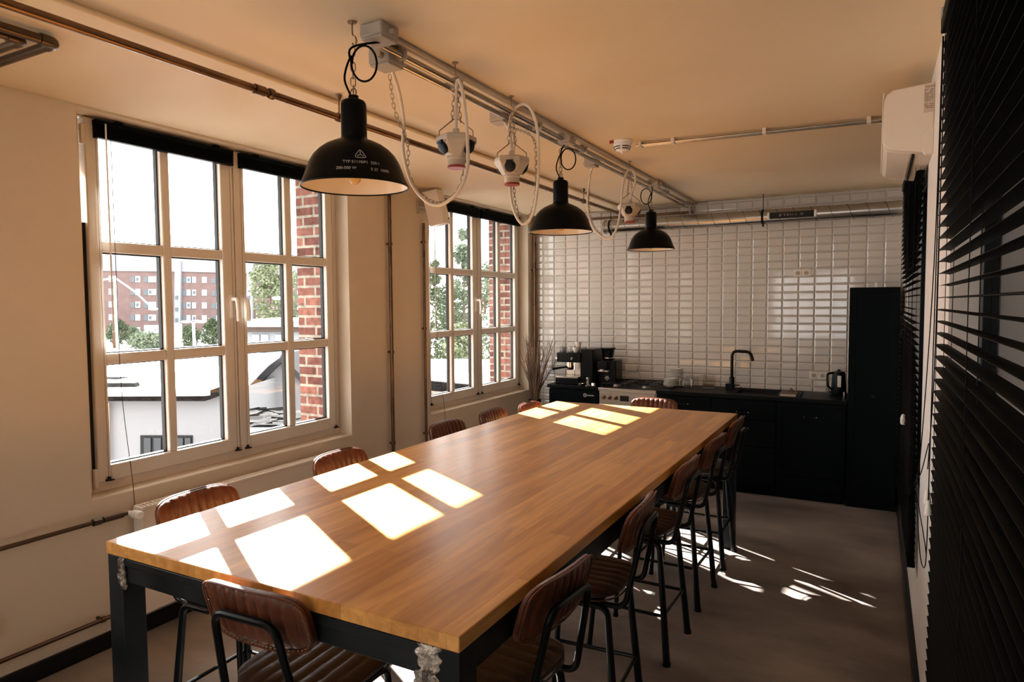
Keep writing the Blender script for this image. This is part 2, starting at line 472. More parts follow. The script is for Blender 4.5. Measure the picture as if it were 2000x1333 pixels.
# back wall with bevelled metro tiles
struct(obj('wall_back', MB().box(-.175, W + .2, YB + .004, YB + .25, -.2, ZC + .1), M['grout']))
tb = MB()
PX, PZ = .1390, .0735
xi = .122 - PX
while xi < W:
    zi = 2.488 - PZ * 34
    while zi < ZC:
        x0, x1, z0, z1 = max(xi + .0012, 0), min(xi + PX - .0012, W), max(zi + .0012, .001), min(zi + PZ - .0012, ZC)
        if x1 - x0 > .004 and z1 - z0 > .004:
            bx = min(.0105, (x1 - x0) / 3); bz = min(.0105, (z1 - z0) / 3)
            yb, yf = YB + .002, YB - .0055 + random.uniform(-.00015, .00015)
            t1, t2 = random.uniform(-.00012, .00012), random.uniform(-.00012, .00012)
            o = [tb.bm.verts.new(p) for p in ((x0, yb, z0), (x1, yb, z0), (x1, yb, z1), (x0, yb, z1))]
            i = [tb.bm.verts.new(p) for p in ((x0 + bx, yf + t1, z0 + bz), (x1 - bx, yf - t1 + t2, z0 + bz), (x1 - bx, yf - t1 - t2, z1 - bz), (x0 + bx, yf + t1 - t2 * 0, z1 - bz))]
            tb.bm.faces.new(i)
            for k in range(4):
                tb.bm.faces.new((o[k], o[(k + 1) % 4], i[(k + 1) % 4], i[k]))
        zi += PZ
    xi += PX
wt = obj('wall_back_tiling', tb, M['tile'], smooth=2); struct(wt)

struct(obj('baseboard_left', MB().box(0, .018, YF, YB, 0, .085), M['skirting'], bev=.003))
struct(obj('baseboard_right', MB().box(W - .022, W, YF, YB, 0, .085), M['skirting'], bev=.003))
struct(obj('baseboard_back', MB().box(.02, .43, YB - .02, YB, 0, .085), M['skirting'], bev=.003))

# ---------------------------------------------------------------- windows
ROWS = [(.908, 1.433), (1.490, 2.015), (2.072, 2.612)]
COLS = [(.158, .505), (.556, .885), (1.055, 1.390), (1.470, 1.775)]   # glass openings measured from the left reveal edge
COLS = [(2.068 - 1.907, 2.407 - 1.907), (2.457 - 1.907, 2.792 - 1.907), (2.962 - 1.907, 3.296 - 1.907), (3.352 - 1.907, 3.672 - 1.907)]
SASH = [(2.000 - 1.907, 2.880 - 1.907), (2.888 - 1.907, 3.745 - 1.907)]

def window_left(n, ya, yb, detail=True):
    r = sthing('window_%d' % n, (-.13, (ya + yb) / 2, ZW0))
    f = MB()
    f.box(-.172, -.118, ya, ya + .075, ZW0, ZW1).box(-.172, -.118, yb - .045, yb, ZW0, ZW1)
    f.box(-.172, -.118, ya + .075, yb - .045, ZW0, .826).box(-.172, -.118, ya + .075, yb - .045, 2.688, ZW1)
    obj('frame', f, M['upvc'], r, bev=.005)
    obj('sill', MB().box(-.117, -.003, ya + .002, yb - .002, ZW0 - .010, ZW0 + .003), M['plaster'], r, bev=.002)
    obj('mullion_post', MB().box(-.172, -.119, ya + SASH[0][1] - .03, ya + SASH[1][0] + .03, .826, 2.688), M['upvc'], r)
    for k, (s0, s1) in enumerate(SASH):
        c = COLS[2 * k:2 * k + 2]
        m = MB(); x0, x1 = -.165, -.098
        zs = [.826] + [z for q in ROWS for z in q] + [2.686]
        ys = [s0, c[0][0], c[0][1], c[1][0], c[1][1], s1]
        # stiles and glazing bars, the bars slightly slimmer than the stiles
        for a, b in ((ys[0], ys[1]), (ys[4], ys[5])): m.box(x0, x1, ya + a, ya + b, zs[0], zs[-1])
        for a, b in ((zs[0], zs[1]), (zs[6], zs[7])): m.box(x0, x1, ya + ys[1], ya + ys[4], a, b)
        m.box(x0, x1 - .004, ya + ys[2], ya + ys[3], zs[1], zs[6])
        for a, b in ((zs[2], zs[3]), (zs[4], zs[5])):
            m.box(x0, x1 - .004, ya + ys[1], ya + ys[2], a, b); m.box(x0, x1 - .004, ya + ys[3], ya + ys[4], a, b)
        s = obj('sash', m, M['upvc'], r, bev=.006)
        g = MB()
        for (a, b) in c:
            for (z0, z1) in ROWS:
                q = .007
                for xx0, xx1 in ((-.158, -.131),):
                    g.box(xx0, xx1, ya + a, ya + a + q, z0, z1).box(xx0, xx1, ya + b - q, ya + b, z0, z1)
                    g.box(xx0, xx1, ya + a + q, ya + b - q, z0, z0 + q).box(xx0, xx1, ya + a + q, ya + b - q, z1 - q, z1)
                obj('pane', MB().quad((-.136, ya + a, z0), (-.136, ya + b, z0), (-.136, ya + b, z1), (-.136, ya + a, z1)), M['glass'], s)
        obj('gasket', g, M['gasket'], s)
        if detail:
            hy = ya + (s1 - .035 if k == 0 else s0 + .035)
            h = MB().box(-.099, -.090, hy - .014, hy + .014, 1.66, 1.80)
            sg = 1
            h.tube(fillet([(-.094, hy, 1.775), (-.046, hy, 1.775), (-.044, hy + .006, 1.70), (-.052, hy + .012, 1.640)], .012), .0120, 12, radii=None)
            obj('handle', h, M['white_plastic'], s, bev=.002)
    obj('frame_seal', MB().box(-.160, -.122, ya + .0755, ya + SASH[0][0] - .001, .826, 2.16).box(-.160, -.122, ya + SASH[1][1] + .001, yb - .0455, .826, 2.688), M['gasket'], r)
    if detail:
        hg = MB()
        for hz in (.80, 2.55):
            hg.box(-.118, -.094, ya + .074, ya + .094, hz, hz + .10)
        obj('hinge', hg, M['upvc'], r, bev=.003)
    return r
window_left(1, *WIN[1]); window_left(2, *WIN[2]); window_left(3, *WIN[0], detail=False)

def window_grid_front():
    r = sthing('window_4', (1.8, YF - .1, .75))
    f = MB(); x0, x1, z0, z1 = 1.25, 2.95, .85, 2.45
    f.box(x0, x1, YF - .14, YF - .07, z0, z0 + .07).box(x0, x1, YF - .14, YF - .07, z1 - .07, z1)
    for k in range(5):
        x = x0 + (x1 - x0) * k / 4
        f.box(max(x - .03, x0), min(x + .03, x1), YF - .14, YF - .07, z0 + .07, z1 - .07)
    f.box(x0 + .03, x1 - .03, YF - .135, YF - .075, 1.3, 1.36).box(x0 + .03, x1 - .03, YF - .135, YF - .075, 1.88, 1.94)
    obj('frame', f, M['upvc'], r)
    obj('pane', MB().quad((x0, YF - .1, z0), (x1, YF - .1, z0), (x1, YF - .1, z1), (x0, YF - .1, z1)), M['glass'], r)
window_grid_front()

def window_right(n, y0, y1, z0, z1, posts):
    r = sthing('window_%d' % n, (W + .1, (y0 + y1) / 2, z0))
    f = MB(); xa, xb = W + .078, W + .118; t = .075
    f.box(xa, xb, y0, y1, z0, z0 + t).box(xa, xb, y0, y1, z1 - t, z1)
    for p in [y0, y1 - t] + posts: f.box(xa, xb, p, p + t, z0 + t, z1 - t)
    obj('frame', f, M['black_metal'], r, bev=.003)
    obj('pane', MB().quad((W + .1, y0 + .01, z0 + .01), (W + .1, y1 - .01, z0 + .01), (W + .1, y1 - .01, z1 - .01), (W + .1, y0 + .01, z1 - .01)), M['glass'], r)
window_right(5, -.9, 2.5, .38, 2.56, [.7])
window_right(6, 3.72, 5.74, .40, 2.58, [4.7])

# ---------------------------------------------------------------- outside
R0 = Vector((math.cos(YAW), math.sin(YAW), 0)); F0 = Vector((-math.sin(YAW), math.cos(YAW), 0))
def at(px, py, d):
    """world point at forward distance d seen in that direction"""
    v = _f + _r2 * ((px - 1000) / FPX) - _u2 * ((py - 666.5) / FPX)
    return CAM + v * (d / v.dot(F0))
def slab(mb, poly, d, thick, drop=None):
    A = [at(x, y, d) for x, y in poly]
    if drop is not None:
        A = [Vector((p.x, p.y, drop)) if y is None else p for p, (x, y) in zip(A, poly)]
    B = [p + F0 * thick for p in A]
    va = [mb.bm.verts.new(p) for p in A]; vb = [mb.bm.verts.new(p) for p in B]
    mb.bm.faces.new(va); mb.bm.faces.new(list(reversed(vb)))
    n = len(A)
    for i in range(n): mb.bm.faces.new((va[i], vb[i], vb[(i + 1) % n], va[(i + 1) % n]))
    return mb
def rect(mb, x0, x1, y0, y1, d, thick):
    return slab(mb, [(x0, y0), (x1, y0), (x1, y1), (x0, y1)], d, thick)
def groundpoly(mb, poly, d, thick, z):
    """like slab, but the two last points are dropped to height z"""
    A = [at(x, y, d) for x, y in poly]
    A[-1].z = z; A[-2].z = z
    B = [p + F0 * thick for p in A]
    va = [mb.bm.verts.new(p) for p in A]; vb = [mb.bm.verts.new(p) for p in B]
    mb.bm.faces.new(va); mb.bm.faces.new(list(reversed(vb)))
    n = len(A)
    for i in range(n): mb.bm.faces.new((va[i], vb[i], vb[(i + 1) % n], va[(i + 1) % n]))
    return mb
GZ = -5.2
struct(obj('ground', MB().box(-330, -.5, -40, 330, GZ - .3, GZ), M['asphalt']))

# near outbuilding seen through the lower panes
ob = thing('outbuilding', 'long white rendered outbuilding with pale metal roof below the nearer window', 'building', (*at(300, 800, 17).to_2d(), GZ))
obj('wall', groundpoly(MB(), [(60, 783), (400, 783), (452, 764), (452, 900), (60, 900)], 16, 5.5, GZ), M['render_white'], ob)
obj('fascia', slab(MB(), [(60, 768), (360, 768), (400, 766), (452, 748), (452, 764), (400, 784), (60, 784)], 15.7, .3), M['fascia'], ob)
rf = MB()
P = [at(60, 766, 15.65), at(400, 764, 15.65), at(452, 757, 15.9), at(547, 690, 18.7), at(463, 689, 18.9), at(440, 688, 23), at(60, 688, 23)]
Q = [p - Vector((0, 0, .12)) for p in P]
va = [rf.bm.verts.new(p) for p in P]; vb = [rf.bm.verts.new(p) for p in Q]
rf.bm.faces.new(va); rf.bm.faces.new(list(reversed(vb)))
for i in range(7): rf.bm.faces.new((va[i], vb[i], vb[(i + 1) % 7], va[(i + 1) % 7]))
obj('roof', rf, M['roof_white'], ob)
for py, d in ((741, 17.35), (726, 18.95), (708, 20.95)):
    a, b = at(60, py - 1, d), at(436, py - 1, d)
    obj('seam', MB().tube([a + Vector((0, 0, .02)), b + Vector((0, 0, .02))], .035, 6), M['verge_grey'], ob)
obj('moss_strip', slab(MB(), [(60, 749), (262, 749), (266, 758), (60, 759)], 16.2, .2), M['dirty_shaded_roof'], ob)
wn = obj('window', rect(MB(), 274, 376, 851, 900, 15.98, .06), M['gasket'], ob)
for x0, x1 in ((281, 294), (300, 314), (347, 357), (361, 372)):
    obj('pane', rect(MB(), x0, x1, 856, 893, 15.95, .02), M['ext_glass'], wn)
obj('downpipe', MB().tube([at(211, 788, 15.9), at(213, 905, 15.9)], .045, 8), M['zinc'], ob)

gh = thing('gabled_house', 'white gable end with grey sloping verge behind the outbuilding', 'building', (*at(530, 790, 21).to_2d(), GZ))
obj('wall', groundpoly(MB(), [(462, 792), (548, 704), (640, 790), (640, 900), (462, 900)], 19, 6, GZ), M['render_white'], gh)
obj('verge', slab(MB(), [(458, 782), (546, 694), (650, 790), (650, 806), (548, 709), (458, 800)], 18.85, 6.3), M['verge_grey'], gh)
obj('timber_patch', slab(MB(), [(484, 757), (500, 741), (512, 743), (488, 768)], 18.8, .04), M['tan_patch'], gh)
sh = thing('lean_to_shed', 'low grey mossy shed roof in front of the white gable end', 'shed', (*at(525, 830, 15).to_2d(), GZ))
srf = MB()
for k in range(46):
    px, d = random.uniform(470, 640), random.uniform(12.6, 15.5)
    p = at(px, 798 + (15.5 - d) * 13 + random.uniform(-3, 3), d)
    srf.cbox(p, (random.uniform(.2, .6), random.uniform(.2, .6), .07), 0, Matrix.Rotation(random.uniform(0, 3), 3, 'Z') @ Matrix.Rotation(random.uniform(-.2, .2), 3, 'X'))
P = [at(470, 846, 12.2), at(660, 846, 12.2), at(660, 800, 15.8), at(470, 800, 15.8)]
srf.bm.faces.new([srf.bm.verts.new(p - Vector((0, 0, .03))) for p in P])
obj('roof', srf, M['dirty_shaded_roof'], sh)
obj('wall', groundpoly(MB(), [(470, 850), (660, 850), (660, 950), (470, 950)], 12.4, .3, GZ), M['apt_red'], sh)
obj('gutter', MB().tube([at(468, 842, 12.15), at(662, 842, 12.15)], .06, 8), M['zinc'], sh)
vp = tag(obj('roof_vent', MB().cyl(at(512, 707, 21.5), .10, .42, 10).cyl(at(512, 707, 21.5) + Vector((0, 0, .4)), .16, .07, 10), M['gasket']), 'short black vent pipe standing on the pale roof outside', 'vent')

ca = thing('flat_roofed_kiosk', 'flat pale roofed kiosk with brown fascia band beyond the roofs', 'building', (*at(520, 650, 40).to_2d(), GZ))
obj('roof', rect(MB(), 440, 600, 627, 639, 40, 9), M['roof_white'], ca)
obj('fascia', rect(MB(), 445, 600, 639, 649, 40.4, 8), M['brown_band'], ca)
obj('wall', groundpoly(MB(), [(448, 649), (600, 649), (600, 700), (448, 700)], 40.8, 7, GZ), M['apt_white'], ca)
for x0 in (492, 510, 537): obj('window', rect(MB(), x0, x0 + 14, 654, 668, 40.7, .05), M['apt_win'], ca)

ab = thing('apartment_block', 'long red apartment block with pale top storey across the street', 'building', (*at(300, 640, 170).to_2d(), GZ))
D = 170
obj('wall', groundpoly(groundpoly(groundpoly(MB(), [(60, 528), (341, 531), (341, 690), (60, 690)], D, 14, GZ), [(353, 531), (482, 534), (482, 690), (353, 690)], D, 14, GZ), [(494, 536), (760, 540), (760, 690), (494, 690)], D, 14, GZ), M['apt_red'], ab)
obj('top_storey', slab(slab(slab(MB(), [(60, 492), (341, 504), (341, 531), (60, 528)], D - .3, 14.6), [(353, 505), (482, 509), (482, 534), (353, 531)], D - .3, 14.6), [(494, 512), (760, 520), (760, 540), (494, 536)], D - .3, 14.6), M['apt_white'], ab)
for x0, x1, yt in ((341, 353, 510), (482, 494, 514)):
    bay = obj('stair_bay', groundpoly(MB(), [(x0, yt), (x1, yt), (x1, 690), (x0, 690)], D - .8, 14, GZ), M['apt_white'], ab)
    for py in (578, 601, 622): obj('pane', rect(MB(), x0 + 1, x0 + 6, py, py + 7, D - .95, .15), M['apt_pane'], bay)
for ri, py in enumerate((540, 565, 590, 615, 640)):
    for x0, x1, wx in ((212, 226, 0), (264, 274, 1), (289, 305, 1), (150, 164, 0), (182, 194, 0), (364, 372, 1), (375, 383, 1), (394, 404, 0), (422, 432, 1), (446, 456, 0), (470, 478, 0), (508, 518, 1), (540, 552, 0), (580, 590, 0), (622, 634, 0), (664, 674, 0)):
        yy = py + (x0 - 300) * .012
        wn = obj('window', rect(MB(), x0, x1, yy, yy + 12, D - .12, .12), M['apt_win'], ab)
        if wx and (ri + x0) % 2 == 0:
            obj('pane', rect(MB(), x0 + 2, x0 + 6, yy + 3, yy + 9, D - .22, .1), M['apt_pane'], wn)
        if wx:
            obj('balcony_panel', rect(MB(), x0 - 9, x0 - 1, yy + 1, yy + 12, D - .1, .1), M['apt_pane'], ab)

def billboard(x0, x1, y0, y1, d, label):
    t = thing('billboard', label, 'billboard', (*at((x0 + x1) / 2, y1, d).to_2d(), GZ))
    obj('panel', rect(MB(), x0, x1, y0, y1, d, .3), M['apt_win'], t)
    for x in (x0 + 3, x1 - 3):
        p = at(x, y1, d + .15)
        obj('post', MB().tube([(p.x, p.y, GZ), (p.x, p.y, p.z + .5)], .12, 8), M['grey_plastic'], t)
billboard(281, 311, 636, 666, 66, 'wide blank white hoarding standing between bushes outside')
billboard(341, 353, 633, 664, 66, 'narrow blank white hoarding beside the double street lamp')

def street_lamp(px, ptop, d, arms, label):
    p = at(px, ptop, d)
    t = thing('street_lamp', label, 'street lamp', (p.x, p.y, GZ))
    obj('pole', MB().tube([(p.x, p.y, GZ), (p.x, p.y, p.z)], .10, 10, radii=[.17, .09]), M['white_plastic'], t)
    for ax, ay in arms:
        q = at(ax, ay, d)
        obj('arm', MB().tube([(p.x, p.y, p.z - .1), p.lerp(q, .5) + Vector((0, 0, .12)), q], .06, 8), M['white_plastic'], t)
        dr = (q - p).normalized()
        obj('lamp_head', MB().sphere(q, .32, 10, (1.1, 1.1, .3)), M['white_plastic'], t)
street_lamp(224, 540, 50, [(300, 604), (180, 560)], 'tall mast street lamp with one long arm before the red block')
street_lamp(378, 630, 50, [(363, 629), (393, 629)], 'slim street lamp with two short level arms')
street_lamp(556, 590, 37, [(544, 583)], 'street lamp with single head in front of the pale tree')

def tree(px, pt, pb, d, hw, mk, label, conic=0.0, group=None, dens=1.0):
    top = at(px, pt, d); bot = at(px, pb, d)
    t = thing('tree', label, 'tree', (bot.x, bot.y, GZ), group=group)
    rad = hw / FPX * d; h = top.z - bot.z
    mb = MB(); n = int(2300 * dens)
    ls = max(.07, rad * .075)
    cl = []
    for k in range(60):
        u = random.random()
        rr = rad * ((1 - u) ** .8 if conic else math.sqrt(max(0, 1 - (2 * u - 1) ** 2)) * .85) * random.uniform(.5, 1)
        a = random.uniform(0, 2 * PI)
        cl.append((Vector((bot.x + rr * math.cos(a), bot.y + rr * math.sin(a), bot.z + h * u)), rad * random.uniform(.22, .42) * (1.1 - .5 * u if conic else 1)))
    for k in range(n):
        c, r = random.choice(cl)
        v = Vector((random.gauss(0, 1), random.gauss(0, 1), random.gauss(0, .8))).normalized() * r * random.uniform(.5, 1)
        p = c + v
        a = Vector((random.gauss(0, 1), random.gauss(0, 1), random.gauss(0, 1))).normalized() * ls; b = a.orthogonal().normalized() * ls * random.uniform(.5, .9)
        mb.quad(p - a, p + b, p + a, p - b)
    obj('crown', mb, M[mk], t)
    obj('trunk', MB().tube([(bot.x, bot.y, GZ), (bot.x, bot.y, bot.z + h * .7)], .15, 8, radii=[rad * .09, rad * .03]), M['bark'], t)
    return t
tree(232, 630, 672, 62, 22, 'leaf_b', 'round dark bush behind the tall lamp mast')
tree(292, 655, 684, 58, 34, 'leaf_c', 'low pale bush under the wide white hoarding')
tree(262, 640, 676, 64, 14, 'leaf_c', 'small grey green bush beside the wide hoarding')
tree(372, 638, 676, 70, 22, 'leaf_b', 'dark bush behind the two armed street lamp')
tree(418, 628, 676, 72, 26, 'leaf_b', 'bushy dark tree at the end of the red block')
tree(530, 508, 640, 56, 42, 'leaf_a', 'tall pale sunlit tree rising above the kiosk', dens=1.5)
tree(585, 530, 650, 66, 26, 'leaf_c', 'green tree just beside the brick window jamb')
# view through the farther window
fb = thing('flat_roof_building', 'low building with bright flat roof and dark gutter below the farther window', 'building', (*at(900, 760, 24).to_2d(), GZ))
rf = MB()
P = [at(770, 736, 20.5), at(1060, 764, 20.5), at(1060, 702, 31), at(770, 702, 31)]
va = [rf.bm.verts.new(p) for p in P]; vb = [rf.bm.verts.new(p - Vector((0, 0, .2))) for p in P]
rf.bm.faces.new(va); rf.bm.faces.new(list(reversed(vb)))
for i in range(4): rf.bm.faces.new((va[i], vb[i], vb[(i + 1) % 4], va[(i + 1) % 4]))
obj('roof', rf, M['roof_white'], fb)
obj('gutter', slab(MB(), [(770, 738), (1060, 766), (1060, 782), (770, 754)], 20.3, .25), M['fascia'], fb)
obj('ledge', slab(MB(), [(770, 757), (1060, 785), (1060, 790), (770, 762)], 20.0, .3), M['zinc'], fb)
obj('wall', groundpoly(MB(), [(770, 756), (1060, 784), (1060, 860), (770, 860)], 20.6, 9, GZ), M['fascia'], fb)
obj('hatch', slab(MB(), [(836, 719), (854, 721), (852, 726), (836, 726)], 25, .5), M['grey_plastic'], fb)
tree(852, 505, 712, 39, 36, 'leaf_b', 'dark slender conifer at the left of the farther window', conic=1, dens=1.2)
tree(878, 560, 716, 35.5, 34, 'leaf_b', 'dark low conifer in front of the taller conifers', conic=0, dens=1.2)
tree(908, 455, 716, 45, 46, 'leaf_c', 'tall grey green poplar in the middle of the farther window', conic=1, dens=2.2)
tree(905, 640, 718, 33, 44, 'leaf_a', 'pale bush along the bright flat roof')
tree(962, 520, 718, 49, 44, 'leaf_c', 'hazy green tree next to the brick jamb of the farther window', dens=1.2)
# ---------------------------------------------------------------- table
TX0, TX1, TY0, TY1, TZ = 1.160, 2.560, 1.297, 4.900, .953
tbl = thing('dining_table', 'long solid wood table on dark steel frame in the middle of the room', 'table', ((TX0 + TX1) / 2, (TY0 + TY1) / 2, 0))
obj('tabletop', MB().box(TX0, TX1, TY0, TY1, TZ - .041, TZ), M['wood'], tbl, bev=.003)
lg = .078; ZL = TZ - .042
for x in (TX0 + .002, TX1 - .002 - lg):
    for y in (TY0 + .004, TY1 - .004 - lg):
        obj('leg', MB().box(x, x + lg, y, y + lg, 0, ZL).box(x - .006, x + lg + .006, y - .006, y + lg + .006, 0, .006), M['raw_steel'], tbl, bev=.004)
def apron(x0, x1, y0, y1):
    m = MB().box(x0, x1, y0, y1, ZL - .082, ZL - .002)
    return m
for y, s in ((TY0 + .012, -1), (TY1 - .012 - .05, 1)):
    m = MB().box(TX0 + lg, TX1 - lg, y, y + .05, ZL - .085, ZL - .002)
    yy = y - .006 if s < 0 else y + .05
    m.box(TX0 + lg, TX1 - lg, yy, yy + .006, ZL - .030, ZL - .004)
    obj('apron', m, M['raw_steel'], tbl, bev=.004)
for x in (TX0 + .012, TX1 - .012 - .05):
    obj('apron', MB().box(x, x + .05, TY0 + lg, TY1 - lg, ZL - .085, ZL - .002), M['raw_steel'], tbl, bev=.004)
def weld(c, w, h, seed):
    """a thin ragged plate of ground metal on the front of the frame"""
    rnd = random.Random(seed); m = MB(); n = 18; k = 22
    ph = [rnd.uniform(0, 6) for _ in range(8)]
    def edge(v, s): return .5 * (.72 + .16 * math.sin(5 * v + ph[s]) + .12 * math.sin(13 * v + ph[s + 1]) + .10 * math.sin(29 * v + ph[s + 2])) * (1 - .55 * max(0, -v - .1))
    G = []
    for j in range(k + 1):
        v = j / k - .5; row = []
        for i in range(n + 1):
            u = i / n; x = -edge(v, 0) * (1 - u) + edge(v, 4) * u
            rim_ = min(u, 1 - u, j / k, 1 - j / k)
            y = -.0015 - (.0045 * rnd.random() + .004) * min(1, rim_ * 7)
            row.append(m.bm.verts.new((c[0] + x * w, c[1] + y, c[2] + v * h + rnd.uniform(-.002, .002))))
        G.append(row)
    for j in range(k):
        for i in range(n): m.bm.faces.new((G[j][i], G[j][i + 1], G[j + 1][i + 1], G[j + 1][i]))
    bd = [G[0][i] for i in range(n)] + [G[j][n] for j in range(k)] + [G[k][i] for i in range(n, 0, -1)] + [G[j][0] for j in range(k, 0, -1)]
    bk = [m.bm.verts.new((v.co.x, c[1] + .004, v.co.z)) for v in bd]
    for i in range(len(bd)): m.bm.faces.new((bd[i], bk[i], bk[(i + 1) % len(bd)], bd[(i + 1) % len(bd)]))
    return m
ob_ = obj('weld_patch', weld((TX0 + lg, TY0 + .0055, ZL - .055), .040, .105, 3), M['weld'], tbl); ob_['label'] = 'ground pale weld patch'
ob_ = obj('weld_patch', weld((TX1 - lg - .015, TY0 + .0055, ZL - .065), .105, .125, 5), M['weld'], tbl); ob_['label'] = 'ground pale weld patch'

# ---------------------------------------------------------------- stools
def pad(wx, wz, thick, nu, nv, nch, n_exp, place, depth=.006, both=False):
    """a channel-stitched cushion; place(u, v, t) maps the pad (u, v in metres, t through the thickness) to space"""
    mb = MB(); bm = mb.bm
    def outline(u, v):
        r = max(abs(u), abs(v))
        if r < 1e-6: return 0, 0, 0
        cu, cv = u / r, v / r
        s = 1 / ((abs(cu) ** n_exp + abs(cv) ** n_exp) ** (1 / n_exp))
        return u * s, v * s, r
    lay = []
    for side in (1, -1):
        g = []
        for j in range(nv + 1):
            row = []
            for i in range(nu + 1):
                u, v = 2 * i / nu - 1, 2 * j / nv - 1
                x, z, r = outline(u, v)
                t = thick / 2 * (1 - r ** 7 * .75)
                if side > 0 or both:
                    ch = abs(math.sin(PI * nch * (x + 1) / 2))
                    t += depth * (ch ** .6 - 1) * (1 - r ** 10)
                row.append(bm.verts.new(place(x * wx / 2, z * wz / 2, side * t)))
            g.append(row)
        lay.append(g)
    A, B = lay
    for j in range(nv):
        for i in range(nu):
            bm.faces.new((A[j][i], A[j][i + 1], A[j + 1][i + 1], A[j + 1][i]))
            bm.faces.new((B[j][i], B[j + 1][i], B[j + 1][i + 1], B[j][i + 1]))
    ed = [(0, i) for i in range(nu)] + [(j, nu) for j in range(nv)] + [(nv, i) for i in range(nu, 0, -1)] + [(j, 0) for j in range(nv, 0, -1)]
    for k in range(len(ed)):
        a, b = ed[k], ed[(k + 1) % len(ed)]
        bm.faces.new((A[a[0]][a[1]], B[a[0]][a[1]], B[b[0]][b[1]], A[b[0]][b[1]]))
    return mb

def rim(wx, wz, n_exp, place, t, r, n=64):
    pts = []
    for k in range(n):
        a = 2 * PI * k / n; cu, cv = math.cos(a), math.sin(a)
        s = 1 / ((abs(cu) ** n_exp + abs(cv) ** n_exp) ** (1 / n_exp))
        pts.append(place(cu * s * wx / 2, cv * s * wz / 2, t))
    return MB().tube(pts, r, 6, closed=True)

SZ = .655
def seat_place(u, v, t):
    vn = v / .195
    return (u, v, SZ - .03 + t - .022 * max(0, vn - .45) ** 2 * 1.5 + .010 * max(0, -vn - .5) + .006 * (abs(u) / .2) ** 2)
def back_place(u, v, t):
    k = u / .205
    y = -.240 + .024 * k * k - (v) * .30 + (-t)          # edges wrap forward, top leans back
    return (u * (1 - .02 * k * k), y, .880 + v)
def make_stool():
    t = thing('bar_stool', 'x', 'bar stool', (0, 0, 0), 0, 'leather stools around the long table')
    obj('seat', pad(.395, .385, .056, 56, 20, 8, 3.6, seat_place, .006), M['leather_shaded'], t, world=False, smooth=60)
    obj('seat_piping', rim(.392, .382, 3.6, seat_place, -.020, .0035), M['leather_shaded'], t, world=False)
    b = obj('backrest', pad(.385, .182, .046, 90, 14, 10, 4.2, back_place, .0085, both=True), M['leather'], t, world=False, smooth=60)
    obj('piping', rim(.384, .181, 4.2, back_place, .0150, .0042), M['leather'], b, world=False)
    st = MB()
    n = 84
    for k in range(n):
        a = 2 * PI * k / n; cu, cv = math.cos(a), math.sin(a)
        s = .955 / ((abs(cu) ** 4.2 + abs(cv) ** 4.2) ** (1 / 4.2))
        p = Vector(back_place(cu * s * .192, cv * s * .0905, .0150)); q = Vector(back_place(math.cos(a + .035) * s * .192, math.sin(a + .035) * s * .0905, .0150))
        st.tube([p, q], .0017, 4)
    obj('stitching', st, M['thread'], b, world=False)
    sup = fillet([(-.135, .13, SZ - .073), (-.140, -.215, SZ - .073), (-.112, -.279, .890), (.112, -.279, .890), (.140, -.215, SZ - .073), (.135, .13, SZ - .073)], .05, 8)
    obj('back_support', MB().tube(sup, .0115, 10), M['black_metal'], t, world=False)
    zt = SZ - .078
    for sx in (-1, 1):
        for sy in (-1, 1):
            r0, r1 = (.0135, .0180) if sy < 0 else (.0115, .0130)
            p = fillet([(sx * .150, sy * .012, zt), (sx * .152, sy * .150, zt), (sx * .185, sy * .200, .0)], .045, 7)
            L = len(p)
            obj('leg', MB().tube(p, r0, 10, radii=[r0 + (r1 - r0) * max(0, (zt - q.z) / zt) for q in p]).lathe([(r1 + .002, 0), (r1 + .002, .014)], 10, (sx * .185, sy * .200, 0), 'z', True, True), M['black_metal'], t, world=False)
    zf = .235; k = 1 - zf / zt
    fx, fy = .152 + .033 * k, .150 + .05 * k
    for a, b in (((-fx, fy), (fx, fy)), ((-fx, -fy), (fx, -fy)), ((-fx, -fy), (-fx, fy)), ((fx, -fy), (fx, fy))):
        dz = .0 if a[1] == b[1] else -.004
        obj('footrest_bar', MB().tube([(*a, zf + dz), (*b, zf + dz)], .0085, 8), M['black_metal'], t, world=False)
    obj('seat_plate', MB().box(-.155, .155, -.13, .13, zt + .010, SZ - .055), M['black_metal'], t, world=False, bev=.004)
    return t
st0 = make_stool()
STOOLS = [
    (1.905, 1.495, .05, 'leather bar stool at the near end of the table, back towards us'),
    (1.205, 1.800, -PI / 2 + .03, 'nearest bar stool on the window side, tucked under the sunlit table corner'),
    (1.205, 2.630, -PI / 2, 'second bar stool on the window side, in front of the vertical pipe'),
    (1.205, 3.620, -PI / 2 - .03, 'third bar stool on the window side, between the two windows'),
    (1.230, 4.185, -PI / 2, 'fourth bar stool on the window side, below the farther window'),
    (1.310, 4.625, -PI / 2 + .02, 'last bar stool on the window side, by the vase of twigs'),
    (1.850, 5.010, PI - .02, 'bar stool at the far end of the table, facing us before the oven'),
    (2.372, 1.780, PI / 2 - .10, 'nearest bar stool on the blind side, beside the near table corner'),
    (2.368, 2.520, PI / 2 + .06, 'second bar stool on the blind side, counted from the near corner'),
    (2.362, 3.295, PI / 2 - .02, 'third bar stool on the blind side, middle one of its row'),
    (2.362, 3.950, PI / 2 - .04, 'fourth bar stool on the blind side, with sunlight under its feet'),
    (2.362, 4.610, PI / 2, 'last bar stool on the blind side, next to the far table leg'),
]
for i, (x, y, rz, lab) in enumerate(STOOLS):
    if i == 0:
        st0.location = (x, y, 0); st0.rotation_euler = (0, 0, rz); st0['label'] = lab
    else:
        dup(st0, (x, y, 0), rz, lab)

